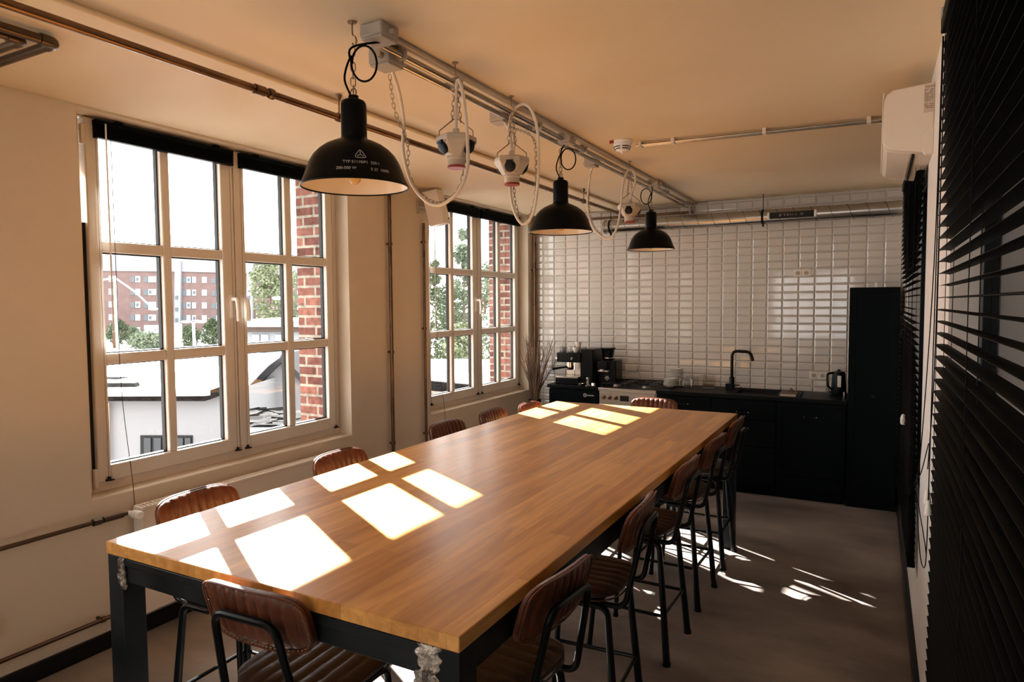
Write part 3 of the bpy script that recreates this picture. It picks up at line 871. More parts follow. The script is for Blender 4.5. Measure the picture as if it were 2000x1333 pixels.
# ---------------------------------------------------------------- ceiling lamps
LP = [(.1875, 0), (.1895, .004), (.1875, .010), (.176, .034), (.167, .060), (.157, .086), (.143, .110), (.124, .130), (.100, .147), (.075, .159), (.054, .167), (.0475, .172), (.0445, .178)]
def lamp_r(h):
    for (r0, h0), (r1, h1) in zip(LP[2:], LP[3:]):
        if h0 <= h <= h1: return r0 + (r1 - r0) * (h - h0) / (h1 - h0)
    return LP[2][0]
def pendant(x, y, z, label, side=1, lettering=False, box=None):
    t = thing('pendant_lamp', label, 'lamp', (x, y, z), group='black factory lamps over the table')
    n = 56
    sh = obj('lamp_shade', MB().lathe(LP, n), M['lamp_black'], t, world=False, smooth=50)
    obj('inner_enamel', MB().lathe([(r - .0035, h + .001) for r, h in LP[1:]], n, cap1=True), M['lamp_white'], t, world=False, smooth=50)
    obj('rolled_rim', MB().tube([(.1885 * math.cos(2 * PI * k / n), .1885 * math.sin(2 * PI * k / n), .003) for k in range(n)], .0032, 6, closed=True), M['lamp_black'], t, world=False)
    obj('lamp_neck', MB().lathe([(.0445, .170), (.0450, .180), (.0450, .284), (.0435, .295), (.039, .303), (.030, .307), (.018, .309), (.018, .322), (.010, .324)], 36, cap1=True), M['lamp_black'], t, world=False, smooth=50)
    obj('bulb', MB().lathe([(.012, .13), (.013, .10), (.017, .078), (.022, .055), (.0235, .040), (.020, .024), (.012, .014), (.002, .011)], 20), M['bulbglass'], t, world=False, smooth=60)
    obj('bulb_socket', MB().cyl((0, 0, .125), .017, .05, 16), M['brass'], t, world=False)
    H = ZC - z
    hk = [(0, 0, H - .075), (.010, 0, H - .085), (.018, 0, H - .072), (.014, 0, H - .055), (.002, 0, H - .045), (0, 0, H)]
    obj('ceiling_hook', MB().tube(smooth_path(hk, 5), .003, 8).cyl((0, 0, H - .004), .016, .004, 16), M['chain'], t, world=False)
    obj('chain', chain_links(MB(), [(0, 0, .330), (0, 0, H - .078)], .034, .0042, .017), M['chain'], t, world=False)
    obj('eye_ring', MB().tube([(.013 * math.cos(a * PI / 8), 0, .333 + .015 * math.sin(a * PI / 8)) for a in range(16)], .0025, 6, closed=True), M['chain'], t, world=False)
    s = side
    def L(u, v, d=0): return (R0.x * u + F0.x * d, R0.y * u + F0.y * d, v)
    bx = box if box else L(.045 * s, H - .03)
    lo = [L(-.006, .318, -.012), L(-.026, .37, -.014), L(-.020, .415, -.014), L(-.002, .455, -.014)]
    cx, cz, rx, rz = .044 * s, .428, .044, .062
    for k in range(0, 13):
        a = PI - s * 0 - 2 * PI * k / 12 * 1.0
        ca = math.cos(a) * (1 if s > 0 else -1)
        lo.append(L(cx + rx * (math.cos(a) if s > 0 else -math.cos(a)), cz + rz * math.sin(a), -.014 - .006 * k / 12))
    lo += [L(.004, .485, -.018), bx]
    obj('power_cord', MB().tube(smooth_path(lo, 5), .0038, 8), M['black_cord'], t, world=False)
    if lettering:
        # stamped lettering wrapped around the enamel, facing the camera
        ph0 = math.atan2(-y, CAM.x - x) + .0
        def wrap(u, v, h0, off):
            def f(co):
                h = h0 + co.y * .92
                r = lamp_r(h) + .0010 + co.z
                a = ph0 + off + (co.x) / r
                return (r * math.cos(a), r * math.sin(a), h)
            return f
        mb = MB()
        for txt, size, h0, off, al in (('TYP 51110/P1  250-1', .0145, .054, .14, 'CENTER'), ('200-500 W', .0145, .032, -.16, 'CENTER'), ('E 27  10085', .0145, .031, .50, 'CENTER')):
            me = text_mesh(txt, size, .0003, al, .0002)
            b2 = bmesh.new(); b2.from_mesh(me); bmesh.ops.subdivide_edges(b2, edges=[e for e in b2.edges if e.calc_length() > .006], cuts=1); b2.to_mesh(me); b2.free()
            mb.add_mesh(me, wrap(0, 0, h0, off)); bpy.data.meshes.remove(me)
        f = wrap(0, 0, .074, .12)
        tri = fillet([(-.021, 0, 0), (.021, 0, 0), (0, .034, 0)], .006, 4, closed=True)
        mb.tube([f(Vector((p.x, p.y, 0))) for p in tri], .0012, 5, closed=True)
        for a, b in (((0, .026), (0, .012)), ((0, .012), (-.011, .006)), ((0, .012), (.011, .006))):
            mb.tube([f(Vector((*a, 0))), f(Vector((*b, 0)))], .0012, 5)
        obj('lettering', mb, M['print'], sh, world=False)
    return t
pendant(1.762, 1.875, 2.152, 'nearest black enamel lamp, with white lettering on its shade', 1, True, (.075, .135, .545))
pendant(1.742, 3.70, 2.158, 'middle black enamel lamp of the three over the table', 1, False, (.03, .03, .535))
pendant(1.785, 5.38, 2.165, 'farthest black enamel lamp, hanging before the silver duct', -1, False, (-.01, .03, .535))

# ---------------------------------------------------------------- conduit run and boxes on the ceiling
cr = thing('conduit_run', 'pair of metal conduits along the ceiling above the lamps', 'conduit', (1.74, 4.4, ZC - .05))
for x, y0, zz, r_ in ((1.722, 2.06, ZC - .042, .0125), (1.770, 1.98, ZC - .034, .0125), (1.815, 2.0, ZC - .012, .010)):
    obj('conduit_pipe', MB().tube([(x, y0, zz), (x, YB - .01, zz)], r_, 14), M['zinc'] if x < 1.8 else M['grey_plastic'], cr)
for y in (2.15, 2.55, 3.35, 4.0, 4.9, 5.9, 6.7):
    obj('clamp', MB().box(1.702, 1.79, y - .008, y + .008, ZC - .050, ZC - .014).box(1.735, 1.762, y - .01, y + .01, ZC - .014, ZC - .0005), M['grey_plastic'], cr, bev=.003)
def jbox(x, y, s, label, h=.05):
    t = thing('junction_box', label, 'junction box', (x, y, ZC - h), group='junction boxes on the ceiling conduits')
    obj('body', MB().box(-s / 2, s / 2, -s / 2, s / 2, .008, h), M['grey_plastic'], t, world=False, bev=.006)
    obj('cover', MB().box(-s / 2 + .004, s / 2 - .004, -s / 2 + .004, s / 2 - .004, 0, .0085), M['grey_plastic'], t, world=False, bev=.003)
    obj('cable_gland', MB().cyl((s / 2, 0, h * .5), .010, .018, 10, 'x').cyl((-s / 2 - .018, 0, h * .5), .010, .018, 10, 'x'), M['grey_plastic'], t, world=False)
jbox(1.818, 1.955, .10, 'grey box at the near end of the conduits, right above the nearest lamp', .055)
jbox(1.705, 2.135, .10, 'grey box beside the conduit start, feeding the first socket cable', .075)
jbox(1.665, 3.11, .085, 'grey box on the conduits above the second socket cluster', .06)
jbox(1.780, 3.70, .085, 'grey box on the conduits right above the middle lamp', .06)
jbox(1.660, 4.40, .085, 'grey box on the conduits feeding the farthest socket cable', .06)
jbox(1.800, 5.42, .085, 'grey box on the conduits right above the farthest lamp', .06)

# ---------------------------------------------------------------- hanging socket clusters
def socket_cluster(x, y, ztop, rot, label, cable, chain2, hookz=ZC):
    t = thing('socket_cluster', label, 'power socket', (x, y, ztop - .125), group='hanging socket clusters over the table')
    def ring(ap, hw, z):   # three socket faces joined by narrower corner faces
        pts = []
        for k in range(3):
            a = rot + k * 2 * PI / 3; n = Vector((math.cos(a), math.sin(a), 0)); tt = Vector((-n.y, n.x, 0))
            pts += [n * ap - tt * hw + Vector((0, 0, z)), n * ap + tt * hw + Vector((0, 0, z))]
        return pts
    b = MB()
    secs = [ring(.036, .026, .042), ring(.040, .028, .047), ring(.070, .046, .098), ring(.073, .048, .106), ring(.071, .047, .124), ring(.060, .040, .129)]
    V = [[b.bm.verts.new(p) for p in s] for s in secs]
    for a, c in zip(V, V[1:]):
        for k in range(6): b.bm.faces.new((a[k], a[(k + 1) % 6], c[(k + 1) % 6], c[k]))
    b.bm.faces.new(V[-1]); b.bm.faces.new(list(reversed(V[0])))
    obj('body', b, M['socket_grey'], t, world=False, bev=.003)
    sc = MB(); ins = MB()
    sl = math.atan2(.070 - .040, .098 - .047)
    for k in range(3):
        a = rot + k * 2 * PI / 3
        n = Vector((math.cos(a), math.sin(a), 0)); tt = Vector((-n.y, n.x, 0))
        for u, ap, zz in ((-.036, .0695, .096), (.036, .0695, .096), (-.024, .044, .053), (.024, .044, .053)):
            sc.sphere(n * (ap + .001) + tt * u + Vector((0, 0, zz)), .0040, 8)
        tilt = Matrix.Rotation(a, 3, 'Z') @ Matrix.Rotation(PI / 2 + sl, 3, 'Y')
        c = n * .0575 + Vector((0, 0, .0775))
        f = MB().lathe([(.0265, -.003), (.0265, .010), (.0225, .015), (.010, .017)], 22, (0, 0, 0), 'z', True, True).cbox((-.024, 0, .005), (.014, .032, .014))
        f.xform(lambda co: tilt @ co + c)
        obj('socket_flap', f, M['navy'], t, world=False, bev=.001)
    obj('screws', sc, M['grey_plastic'], t, world=False)
    obj('lower_socket', MB().lathe([(.036, .0), (.036, .030), (.040, .034), (.040, .044)], 24, cap0=True), M['socket_grey'], t, world=False)
    obj('red_ring', MB().lathe([(.0375, -.004), (.0375, .006), (.0362, .006)], 24, cap0=True), M['red'], t, world=False)
    obj('cable_gland', MB().lathe([(.019, .124), (.019, .140), (.015, .146), (.015, .158), (.009, .160)], 12, cap1=True), M['socket_grey'], t, world=False)
    c, s_ = R0.x, R0.y
    bail = [(-.070 * c, -.070 * s_, .118), (-.070 * c, -.070 * s_, .150), (0, 0, .205), (.070 * c, .070 * s_, .150), (.070 * c, .070 * s_, .118)]
    obj('wire_bail', MB().tube(fillet(bail, .008, 4), .0024, 8), M['chain'], t, world=False)
    z0 = ztop - .125
    H = hookz - z0
    obj('ceiling_hook', MB().tube(smooth_path([(0, 0, H - .07), (.009, 0, H - .078), (.013, 0, H - .062), (0, 0, H - .045), (0, 0, H)], 5), .0024, 8).cyl((0, 0, H - .004), .013, .004, 14), M['chain'], t, world=False)
    obj('chain', chain_links(chain_links(MB(), [(-.016 * c, -.016 * s_, .19), (0, 0, H - .07)], .026, .0032, .012), [(.020 * c, .020 * s_, .185), (.004, 0, H - .07)], .026, .0032, .012), M['chain'], t, world=False)
    obj('cable', MB().tube(smooth_path(cable, 7), .0072, 10), M['cable'], t)
    obj('cable_chain', chain_links(MB(), smooth_path(chain2, 5), .026, .0032, .012), M['chain'], t)
    return t
def off(pts, d): return [(p[0] + d[0], p[1] + d[1], p[2] + d[2]) for p in pts]
c1 = [(1.70, 2.17, 2.672), (1.655, 2.28, 2.60), (1.625, 2.345, 2.50), (1.614, 2.35, 2.40), (1.650, 2.35, 2.262), (1.725, 2.35, 2.172), (1.805, 2.35, 2.148), (1.892, 2.35, 2.196), (1.936, 2.35, 2.285), (1.938, 2.35, 2.40), (1.925, 2.355, 2.52), (1.900, 2.37, 2.62), (1.872, 2.385, 2.655), (1.860, 2.39, 2.60), (1.858, 2.39, 2.46)]
socket_cluster(1.858, 2.39, 2.428, math.atan2(-2.39, 1.55) - 1.05, 'nearest hanging socket cluster, beside the nearest lamp',
               c1, [(1.66, 2.21, 2.66), (1.612, 2.30, 2.55), (1.632, 2.36, 2.42), (1.632, 2.36, 2.30), (1.70, 2.36, 2.20), (1.80, 2.36, 2.158), (1.89, 2.36, 2.21), (1.915, 2.36, 2.30)])
c2 = [(1.845, 2.90, 2.46), (1.842, 2.90, 2.52), (1.822, 2.92, 2.60), (1.835, 2.94, 2.672), (1.880, 2.95, 2.700), (1.925, 2.95, 2.668), (1.958, 2.95, 2.57), (1.964, 2.95, 2.40), (1.950, 2.95, 2.24), (1.922, 2.95, 2.152), (1.876, 2.95, 2.124), (1.832, 2.95, 2.182), (1.810, 2.95, 2.28), (1.800, 2.97, 2.42), (1.80, 3.01, 2.55), (1.70, 3.10, 2.668)]
socket_cluster(1.845, 2.90, 2.436, math.atan2(-2.9, 1.56) - .15, 'second hanging socket cluster, with its cable looped up to the hook', c2,
               [(1.70, 3.12, 2.66), (1.78, 3.05, 2.62), (1.90, 2.97, 2.56), (1.945, 2.955, 2.50), (1.948, 2.955, 2.36), (1.938, 2.955, 2.22), (1.89, 2.955, 2.15), (1.842, 2.955, 2.20), (1.826, 2.955, 2.30), (1.822, 2.955, 2.40)])
c3 = [(1.655, 4.42, 2.672), (1.615, 4.48, 2.62), (1.592, 4.50, 2.50), (1.592, 4.50, 2.40), (1.618, 4.50, 2.30), (1.665, 4.50, 2.23), (1.750, 4.50, 2.184), (1.808, 4.50, 2.258), (1.832, 4.51, 2.40), (1.842, 4.53, 2.56), (1.862, 4.57, 2.655), (1.890, 4.60, 2.655), (1.900, 4.62, 2.59), (1.872, 4.62, 2.50), (1.861, 4.62, 2.44)]
socket_cluster(1.860, 4.62, 2.430, math.atan2(-4.62, 1.55) - .12, 'farthest hanging socket cluster, in front of the duct', c3,
               [(1.650, 4.43, 2.66), (1.606, 4.49, 2.60), (1.600, 4.50, 2.46), (1.606, 4.51, 2.36), (1.64, 4.51, 2.27), (1.70, 4.51, 2.21)])

# ---------------------------------------------------------------- other ceiling services
sd = thing('smoke_detector', 'round white smoke detector on the ceiling', 'smoke detector', (2.013, 4.02, ZC - .066))
obj('base', MB().lathe([(.056, .046), (.060, .050), (.060, .066)], 32, cap0=True, cap1=True), M['white_plastic'], sd, world=False, bev=.002)
obj('head', MB().lathe([(.010, -.010), (.012, -.002), (.030, .002), (.042, .010), (.050, .030), (.052, .047)], 32, cap0=True), M['white_plastic'], sd, world=False)
sl_ = MB()
for k in range(5):
    for h, r in ((.013, .0445), (.026, .0492)):
        a0 = k * 2 * PI / 5
        sl_.tube([(r * math.cos(a0 + t * .09), r * math.sin(a0 + t * .09), h) for t in range(12)], .0032, 6)
obj('slot_ring', sl_, M['gasket'], sd, world=False)
obj('indicator', MB().cbox((-.052, -.040, .056), (.030, .010, .018)), M['red'], sd, world=False)
cc = thing('cross_conduit', 'thin twin conduit crossing the ceiling from smoke detector to air conditioner', 'conduit', (2.7, 4.15, ZC - .03))
for d in (0, .028):
    obj('conduit_pipe', MB().tube([(2.075, 4.10 + d, ZC - .02), (W - .002, 4.20 + d, ZC - .02)], .008, 8), M['zinc'], cc)
for x in (2.10, 2.30, 2.82, 3.35):
    y = 4.114 + (x - 2.075) * .0654
    obj('clamp', MB().box(x - .01, x + .01, y - .032, y + .032, ZC - .032, ZC), M['cream_plastic'], cc, bev=.002)

hp = thing('heating_pipe', 'long brown copper pipe hung below the ceiling along the windows', 'pipe', (1.145, 3, 2.61))
obj('pipe_run', MB().tube([(1.15, YF, 2.622), (1.15, 6.55, 2.622)], .0155, 14), M['copper'], hp)
obj('pipe_joint', MB().cyl((1.15, 1.975, 2.622), .020, .05, 14, 'y').lathe([(.019, -.025), (.0225, -.02), (.0225, .0), (.019, .005)], 14, (1.15, 2.07, 2.622), 'y'), M['copper'], hp)
for y in (-.6, 2.47, 5.50):
    obj('hanger', MB().cyl((1.15, y - .012, 2.622), .021, .024, 14, 'y').tube([(1.15, y, 2.64), (1.15, y, ZC if 1.15 > 1.09 else ZS)], .0035, 8).lathe([(.016, -.006), (.006, -.03)], 12, (1.15, y, ZC), 'z', True, True), M['copper'], hp)
for x, y, r, lab in ((.805, 1.395, .017, 'outer of the two elbowed pipes under the ceiling near the wall'), (.735, 1.325, .015, 'inner of the two elbowed pipes under the ceiling near the wall')):
    ep = thing('elbow_pipe', lab, 'pipe', (x, y - .5, 2.675), group='elbowed pipes under the ceiling')
    obj('pipe_run', MB().tube(fillet([(x, YF, 2.675), (x, y, 2.675), (.0, y, 2.675)], .03, 6), r, 12), M['pipe_dark'], ep)
    obj('elbow', MB().tube(fillet([(x, y - .05, 2.675), (x, y, 2.675), (x - .05, y, 2.675)], .03, 6), r + .004, 12), M['pipe_dark'], ep)
wc = thing('wall_conduit', 'pair of pipes along the top of the tiled wall', 'pipe', (.9, YB - .04, 2.63))
for z, r in ((2.695, .012), (2.632, .014)):
    obj('conduit_pipe', MB().tube([(.07, YB - .035, z), (1.79, YB - .035, z)], r, 10), M['copper'] if z < 2.65 else M['zinc'], wc)
for x in (.45, 1.1, 1.76): obj('clamp', MB().box(x - .012, x + .012, YB - .052, YB, 2.612, 2.712), M['grey_plastic'], wc, bev=.003)

# vertical pipes on the window wall
def riser(x, y, z0, z1, r, lab, joints):
    t = thing('riser_pipe', lab, 'pipe', (x, y, z0))
    obj('pipe_run', MB().tube([(x, y, z0), (x, y, z1)], r, 12), M['copper'], t)
    for z in joints:
        obj('pipe_clip', MB().cyl((x, y, z), r + .005, .022, 12).box(0, x, y - .006, y + .006, z + .004, z + .018), M['copper'], t)
    return t
riser(.034, 4.235, .02, ZS, .0145, 'vertical copper pipe on the wall halfway between the windows', (.62, 1.35, 2.2))
riser(.030, 4.690, .02, 2.42, .0115, 'thin vertical copper pipe at the edge of the farther window', (.62, 1.52, 2.25))
riser(.040, 6.770, .02, ZS, .021, 'thick brown vertical pipe in the corner by the tiles', (.9, 2.1))

# radiator and its pipes
ra = thing('radiator', 'white panel radiator under the nearer window', 'radiator', (.07, 2.84, .13))
obj('panel', MB().box(.092, .102, 2.10, 3.575, .14, .690).box(.032, .042, 2.10, 3.575, .14, .690), M['cream_plastic'], ra, bev=.004)
g = MB().box(.030, .104, 2.096, 2.110, .14, .700).box(.030, .104, 3.565, 3.579, .14, .700).box(.096, .106, 2.10, 3.575, .684, .702).box(.029, .038, 2.10, 3.575, .684, .702)
obj('casing', g, M['cream_plastic'], ra, bev=.003)
g = MB(); y = 2.12
while y < 3.56:
    g.box(.038, .097, y, y + .010, .690, .699); y += .022
obj('top_grille', g, M['cream_plastic'], ra)
obj('bracket', MB().box(.0015, .034, 2.25, 2.28, .3, .6).box(.0015, .034, 3.40, 3.43, .3, .6), M['cream_plastic'], ra)
vl = obj('valve', MB().lathe([(.012, -.04), (.012, .0), (.020, .002), (.022, .01), (.022, .055), (.018, .062)], 18, (.085, 2.062, .675), 'x', True, True), M['white_plastic'], ra, bev=.001)
obj('scale_print', MB().lathe([(.0224, .016), (.0224, .018)], 18, (.085, 2.062, .675), 'x').lathe([(.0224, .036), (.0224, .038)], 18, (.085, 2.062, .675), 'x'), M['gasket'], vl)
obj('bleed_plug', MB().cyl((.066, 2.075, .168), .014, .024, 12, 'y'), M['copper'], ra)
for z, lab in ((.676, 'upper heating pipe along the wall into the radiator valve'), (.178, 'lower heating pipe along the wall above the skirting')):
    t = thing('wall_pipe', lab, 'pipe', (.05, .2, z - .02), group='heating pipes low on the window wall')
    obj('pipe_run', MB().tube([(.05, YF, z), (.05, 2.055, z)] if z > .5 else [(.05, YF, z), (.05, 2.10, z)], .0105, 10), M['pipe_dark'], t)
    for y in (.6, 1.9): obj('pipe_clip', MB().cyl((.05, y, z), .0145, .02, 10, 'y').box(0, .05, y + .004, y + .016, z - .005, z + .005), M['pipe_dark'], t)
    if z > .5: obj('coupling', MB().cyl((.05, 1.93, z), .016, .10, 12, 'y').cyl((.05, 1.88, z), .0195, .04, 6, 'y'), M['pipe_dark'], t)
ws = thing('wall_socket', 'cream socket low on the wall, cut by the picture edge', 'socket', (0, 1.435, .27))
obj('plate', MB().box(0, .018, 1.39, 1.478, .275, .362), M['cream_plastic'], ws, bev=.004)
obj('insert', MB().lathe([(.022, .0), (.022, .004)], 20, (.0175, 1.434, .318), 'x', True, True), M['cream_plastic'], ws)
# ---------------------------------------------------------------- blinds pulled up on the window sashes
def raised_blind(ya, yb, label, cord_long, wand):
    t = thing('raised_blind', label, 'blind', (-.07, (ya + yb) / 2, 2.585), group='raised black blinds on the window sashes')
    obj('headrail', MB().box(-.094, -.060, ya, yb, 2.650, 2.678), M['blind'], t, bev=.003)
    s = MB()
    for k in range(13):
        z = 2.603 + k * .0036
        s.box(-.0945, -.0575, ya + .003, yb - .003, z, z + .0019)
    obj('slats', s, M['blind'], t)
    obj('bottom_rail', MB().box(-.094, -.058, ya + .002, yb - .002, 2.586, 2.602), M['blind'], t, bev=.003)
    for y in (ya + .12, yb - .12):
        obj('bracket', MB().box(-.097, -.055, y - .018, y + .018, 2.668, 2.686), M['blind'], t, bev=.003)
    for y in (ya + .012, yb - .012):
        obj('guide_cord', MB().tube([(-.088, y, 2.586), (-.088, y, .838)], .0009, 5), M['black_cord'], t)
        obj('cord_clip', MB().cbox((-.086, y, .834), (.016, .030, .010)).cyl((-.084, y, .838), .009, .014, 10).cbox((-.080, y + .010, .832), (.010, .03, .006)), M['gasket'], t, bev=.001)
    if cord_long:
        y = ya + .075
        obj('pull_cord', MB().tube(smooth_path([(-.062, y, 2.60), (-.060, y, 1.9), (-.056, y + .002, 1.3), (.006, y + .006, .80), (.010, y + .008, .60)], 6), .0016, 6), M['black_cord'], t)
    if wand:
        y = ya + .045
        obj('tilt_wand', MB().tube([(-.052, y, 2.66), (-.052, y, 2.60)], .004, 8).tube([(-.052, y, 2.60), (-.051, y, 1.60)], .0042, 8).cyl((-.051, y, 1.52), .0075, .085, 10), M['white_plastic'], t)
    return t
wa = 1.907
raised_blind(2.035, 2.862, 'raised black blind on the left sash of the nearer window, with white wand', True, True)
raised_blind(2.915, 3.735, 'raised black blind partly hidden behind the nearest lamp', False, False)
raised_blind(4.925, 5.752, 'raised black blind on the left sash of the farther window, with wand', True, True)
raised_blind(5.805, 6.625, 'raised black blind on the farther window, nearest to the tiled wall', False, False)

# ---------------------------------------------------------------- big venetian blinds on the right wall
def venetian(ya, yb, z0, z1, label, first):
    xc, wd, pitch = 3.575, .034, .034
    t = thing('venetian_blind', label, 'blind', (xc, (ya + yb) / 2, z0), group='full black venetian blinds')
    obj('headrail', MB().box(xc - .022, xc + .024, ya, yb, z1, z1 + .045), M['blind'], t, bev=.003)
    obj('bottom_rail', MB().box(xc - .018, xc + .018, ya, yb, z0, z0 + .020), M['blind'], t, bev=.004)
    s = MB(); z = z0 + .045
    while z < z1 - .01:
        n = 5; up = []; dn = []
        tl = random.uniform(-.0008, .0008)
        for k in range(n):
            u = k / (n - 1) * 2 - 1
            zz = z + .0030 * (1 - u * u) + tl * u
            up.append((xc + u * wd / 2, zz + .0004)); dn.append((xc + u * wd / 2, zz - .0004))
        s.prism(up + dn[::-1], ya + .006, yb - .006, 'y')
        z += pitch
    obj('slats', s, M['blind'], t, smooth=50)
    ld = MB()
    L = yb - ya; n = max(3, round(L / .62))
    for k in range(n):
        y = ya + .10 + (L - .20) * k / (n - 1)
        for xx in (xc - wd / 2 - .0006, xc + wd / 2 + .0006, xc):
            ld.tube([(xx, y, z0 + .02), (xx, y, z1)], .0009, 4)
    obj('ladder_cords', ld, M['black_cord'], t)
    br = MB()
    for y in (ya + .05, yb - .05): br.box(xc - .026, W, y - .02, y + .02, z1 + .030, z1 + .052)
    obj('bracket', br, M['grey_plastic'], t, bev=.002)
    return t
vb1 = venetian(-.75, 2.332, .10, 2.50, 'large black venetian blind filling the right edge of the view', True)
for pts in ([(3.566, 2.345, 2.50), (3.564, 2.352, 1.9), (3.562, 2.362, 1.5), (3.555, 2.40, 1.22)],
            [(3.560, 2.350, 2.50), (3.558, 2.42, 1.85), (3.548, 2.62, 1.25), (3.540, 2.72, 1.105), (3.5395, 2.72, 1.09)],
            [(3.555, 2.395, 1.30), (3.548, 2.58, 1.17), (3.540, 2.72, 1.098), (3.546, 2.60, 1.04), (3.553, 2.43, .99), (3.556, 2.385, .96)],
            [(3.541, 2.71, 1.085), (3.546, 2.66, .98), (3.551, 2.56, .89), (3.556, 2.44, .90), (3.558, 2.40, 1.0), (3.558, 2.37, 1.4), (3.562, 2.352, 2.50)]):
    obj('pull_cord', MB().tube(smooth_path(pts, 7), .0016, 6), M['black_cord'], vb1)
obj('cord_knot', MB().sphere((3.540, 2.72, 1.098), .006, 8), M['black_cord'], vb1)
for p in ((3.5555, 2.395, 1.115), (3.5575, 2.375, 1.085)):
    obj('cord_tassel', MB().lathe([(.004, .045), (.006, .040), (.011, .004), (.0105, 0)], 12, p, 'z', True, True), M['white_plastic'], vb1)
vb2 = venetian(3.685, 5.760, .46, 2.535, 'black venetian blind beyond the white pier, next to the tall cabinet', False)
obj('cord_tassel', MB().lathe([(.005, .060), (.010, .052), (.0145, .035), (.0145, .008), (.010, 0)], 14, (3.552, 4.40, 1.035), 'z', True, True), M['white_plastic'], vb2)
obj('pull_cord', MB().tube([(3.552, 4.40, 1.09), (3.553, 4.40, 2.53)], .0015, 6), M['black_cord'], vb2)

# ---------------------------------------------------------------- air conditioner
ac = thing('air_conditioner', 'white wall air conditioner high up by the ceiling above the white pier', 'air conditioner', (3.51, 3.8, 2.36))
Y0, Y1 = 3.40, 4.20
prof = [(W, 2.66), (3.452, 2.648), (3.428, 2.632), (3.416, 2.600), (3.414, 2.44), (3.420, 2.412), (3.452, 2.392), (3.520, 2.380), (3.56, 2.372), (W, 2.366)]
obj('housing', MB().prism(prof, Y0, Y1, 'y'), M['cream_plastic'], ac, bev=.006, seg=3)
obj('front_panel', MB().prism([(3.4135, 2.635), (3.4115, 2.60), (3.4100, 2.44), (3.4120, 2.425), (3.4165, 2.425), (3.4145, 2.60), (3.4185, 2.640)], Y0 + .002, Y1 - .002, 'y'), M['cream_plastic'], ac, bev=.001)
obj('outlet_slot', MB().prism([(3.529, 2.3805), (3.539, 2.3785), (3.539, 2.370), (3.529, 2.372)], Y0 + .06, Y1 - .06, 'y'), M['gasket'], ac)
obj('louvre', MB().prism([(3.432, 2.402), (3.524, 2.382), (3.524, 2.375), (3.432, 2.395)], Y0 + .05, Y1 - .05, 'y'), M['cream_plastic'], ac, bev=.002)
obj('side_cover', MB().prism([(3.566, 2.372), (3.566, 2.44), (3.580, 2.470), (W, 2.475), (W, 2.360), (3.575, 2.358)], Y0 - .004, Y0 + .02, 'y'), M['cream_plastic'], ac, bev=.003)
lb = obj('rating_label', MB().box(3.566, 3.603, Y0 - .0012, Y0 + .001, 2.535, 2.652), M['paper'], ac)
tx = MB()
def onac(x0, z0):
    return lambda co: (x0 + co.x, Y0 - .0015 - co.z, z0 + co.y)
me = text_mesh('MITSUBISHI', .0075, .0001, 'LEFT', .0001); tx.add_mesh(me, onac(3.5785, 2.6395))
for dx, dz in ((0, .0035), (-.0022, 0), (.0022, 0)):
    c = Vector((3.5742 + dx, Y0 - .0016, 2.641 + dz)); tx.quad(c + Vector((0, 0, .0024)), c + Vector((.0015, 0, 0)), c - Vector((0, 0, .0024)), c - Vector((.0015, 0, 0)))
rr = random.Random(4)
for k in range(11):
    z = 2.628 - k * .0075; x = 3.568
    while x < 3.600:
        wdt = rr.uniform(.002, .008)
        if rr.random() < .75: tx.box(x, min(x + wdt, 3.601), Y0 - .0016, Y0 - .0012, z, z + .0032)
        x += wdt + .0015
obj('label_print', tx, M['cardboard'], lb)

# ---------------------------------------------------------------- speaker on the window wall
sp = thing('wall_speaker', 'small cream speaker mounted on the wall at the corner of the farther window', 'speaker', (.10, 4.74, 2.40))
rot = Matrix.Rotation(.22, 3, 'Z') @ Matrix.Rotation(-.22, 3, 'Y') @ Matrix.Rotation(.05, 3, 'X')
spx = MB().prism([(-.085, -.085), (.085, -.085), (.070, .085), (-.070, .085)], -.145, .145, 'z')
cs = Vector((.125, 4.745, 2.545))
spx.xform(lambda co: rot @ Vector((co.y * .8, co.x, co.z)) + cs)
obj('body', spx, M['cream_plastic'], sp, bev=.008)
obj('grille', MB().cbox((0, 0, 0), (.012, .115, .255)).xform(lambda co: rot @ (co + Vector((.068, 0, 0))) + cs), M['cream_plastic'], sp, bev=.004)
obj('badge', MB().cbox((0, 0, 0), (.004, .014, .014)).xform(lambda co: rot @ (co + Vector((.0755, .028, -.105))) + cs), M['gasket'], sp)
obj('bracket', MB().box(0, .02, 4.63, 4.66, 2.50, 2.60).tube([(.01, 4.645, 2.55), (.07, 4.70, 2.55)], .01, 8), M['grey_plastic'], sp, bev=.002)

# ---------------------------------------------------------------- spiral duct along the tiled wall
DY, DZ, DR = 6.62, 2.520, .066
du = thing('spiral_duct', 'silver spiral air duct hung along the top of the tiled wall', 'duct', (2.2, DY, DZ - DR))
obj('duct_body', MB().lathe([(DR, .925), (DR, W - .01)], 40, (0, DY, DZ), 'x'), M['duct'], du, smooth=60)
sp_ = []
x = .94
while x < W - .02:
    a = (x - .94) / .145 * 2 * PI
    sp_.append((x, DY + (DR + .0006) * math.cos(a), DZ + (DR + .0006) * math.sin(a))); x += .145 / 20
obj('duct_seam', MB().tube(sp_, .0022, 5), M['seam'], du)
obj('end_cap', MB().lathe([(.001, .932), (.040, .932), (.058, .928), (DR + .004, .922), (DR + .004, .945)], 36, (0, DY, DZ), 'x', True), M['duct'], du)
gm = MB(); a0, a1 = -2.62, -1.95     # grille on the side that faces the room, slightly below centre
for k in range(22):
    x = 1.03 + k * .0245
    if x > 1.56: break
    for j in range(6):
        pass
gr = MB()
A = [(-2.72 + .62 * j / 6) for j in range(7)]
rr_ = DR + .0025
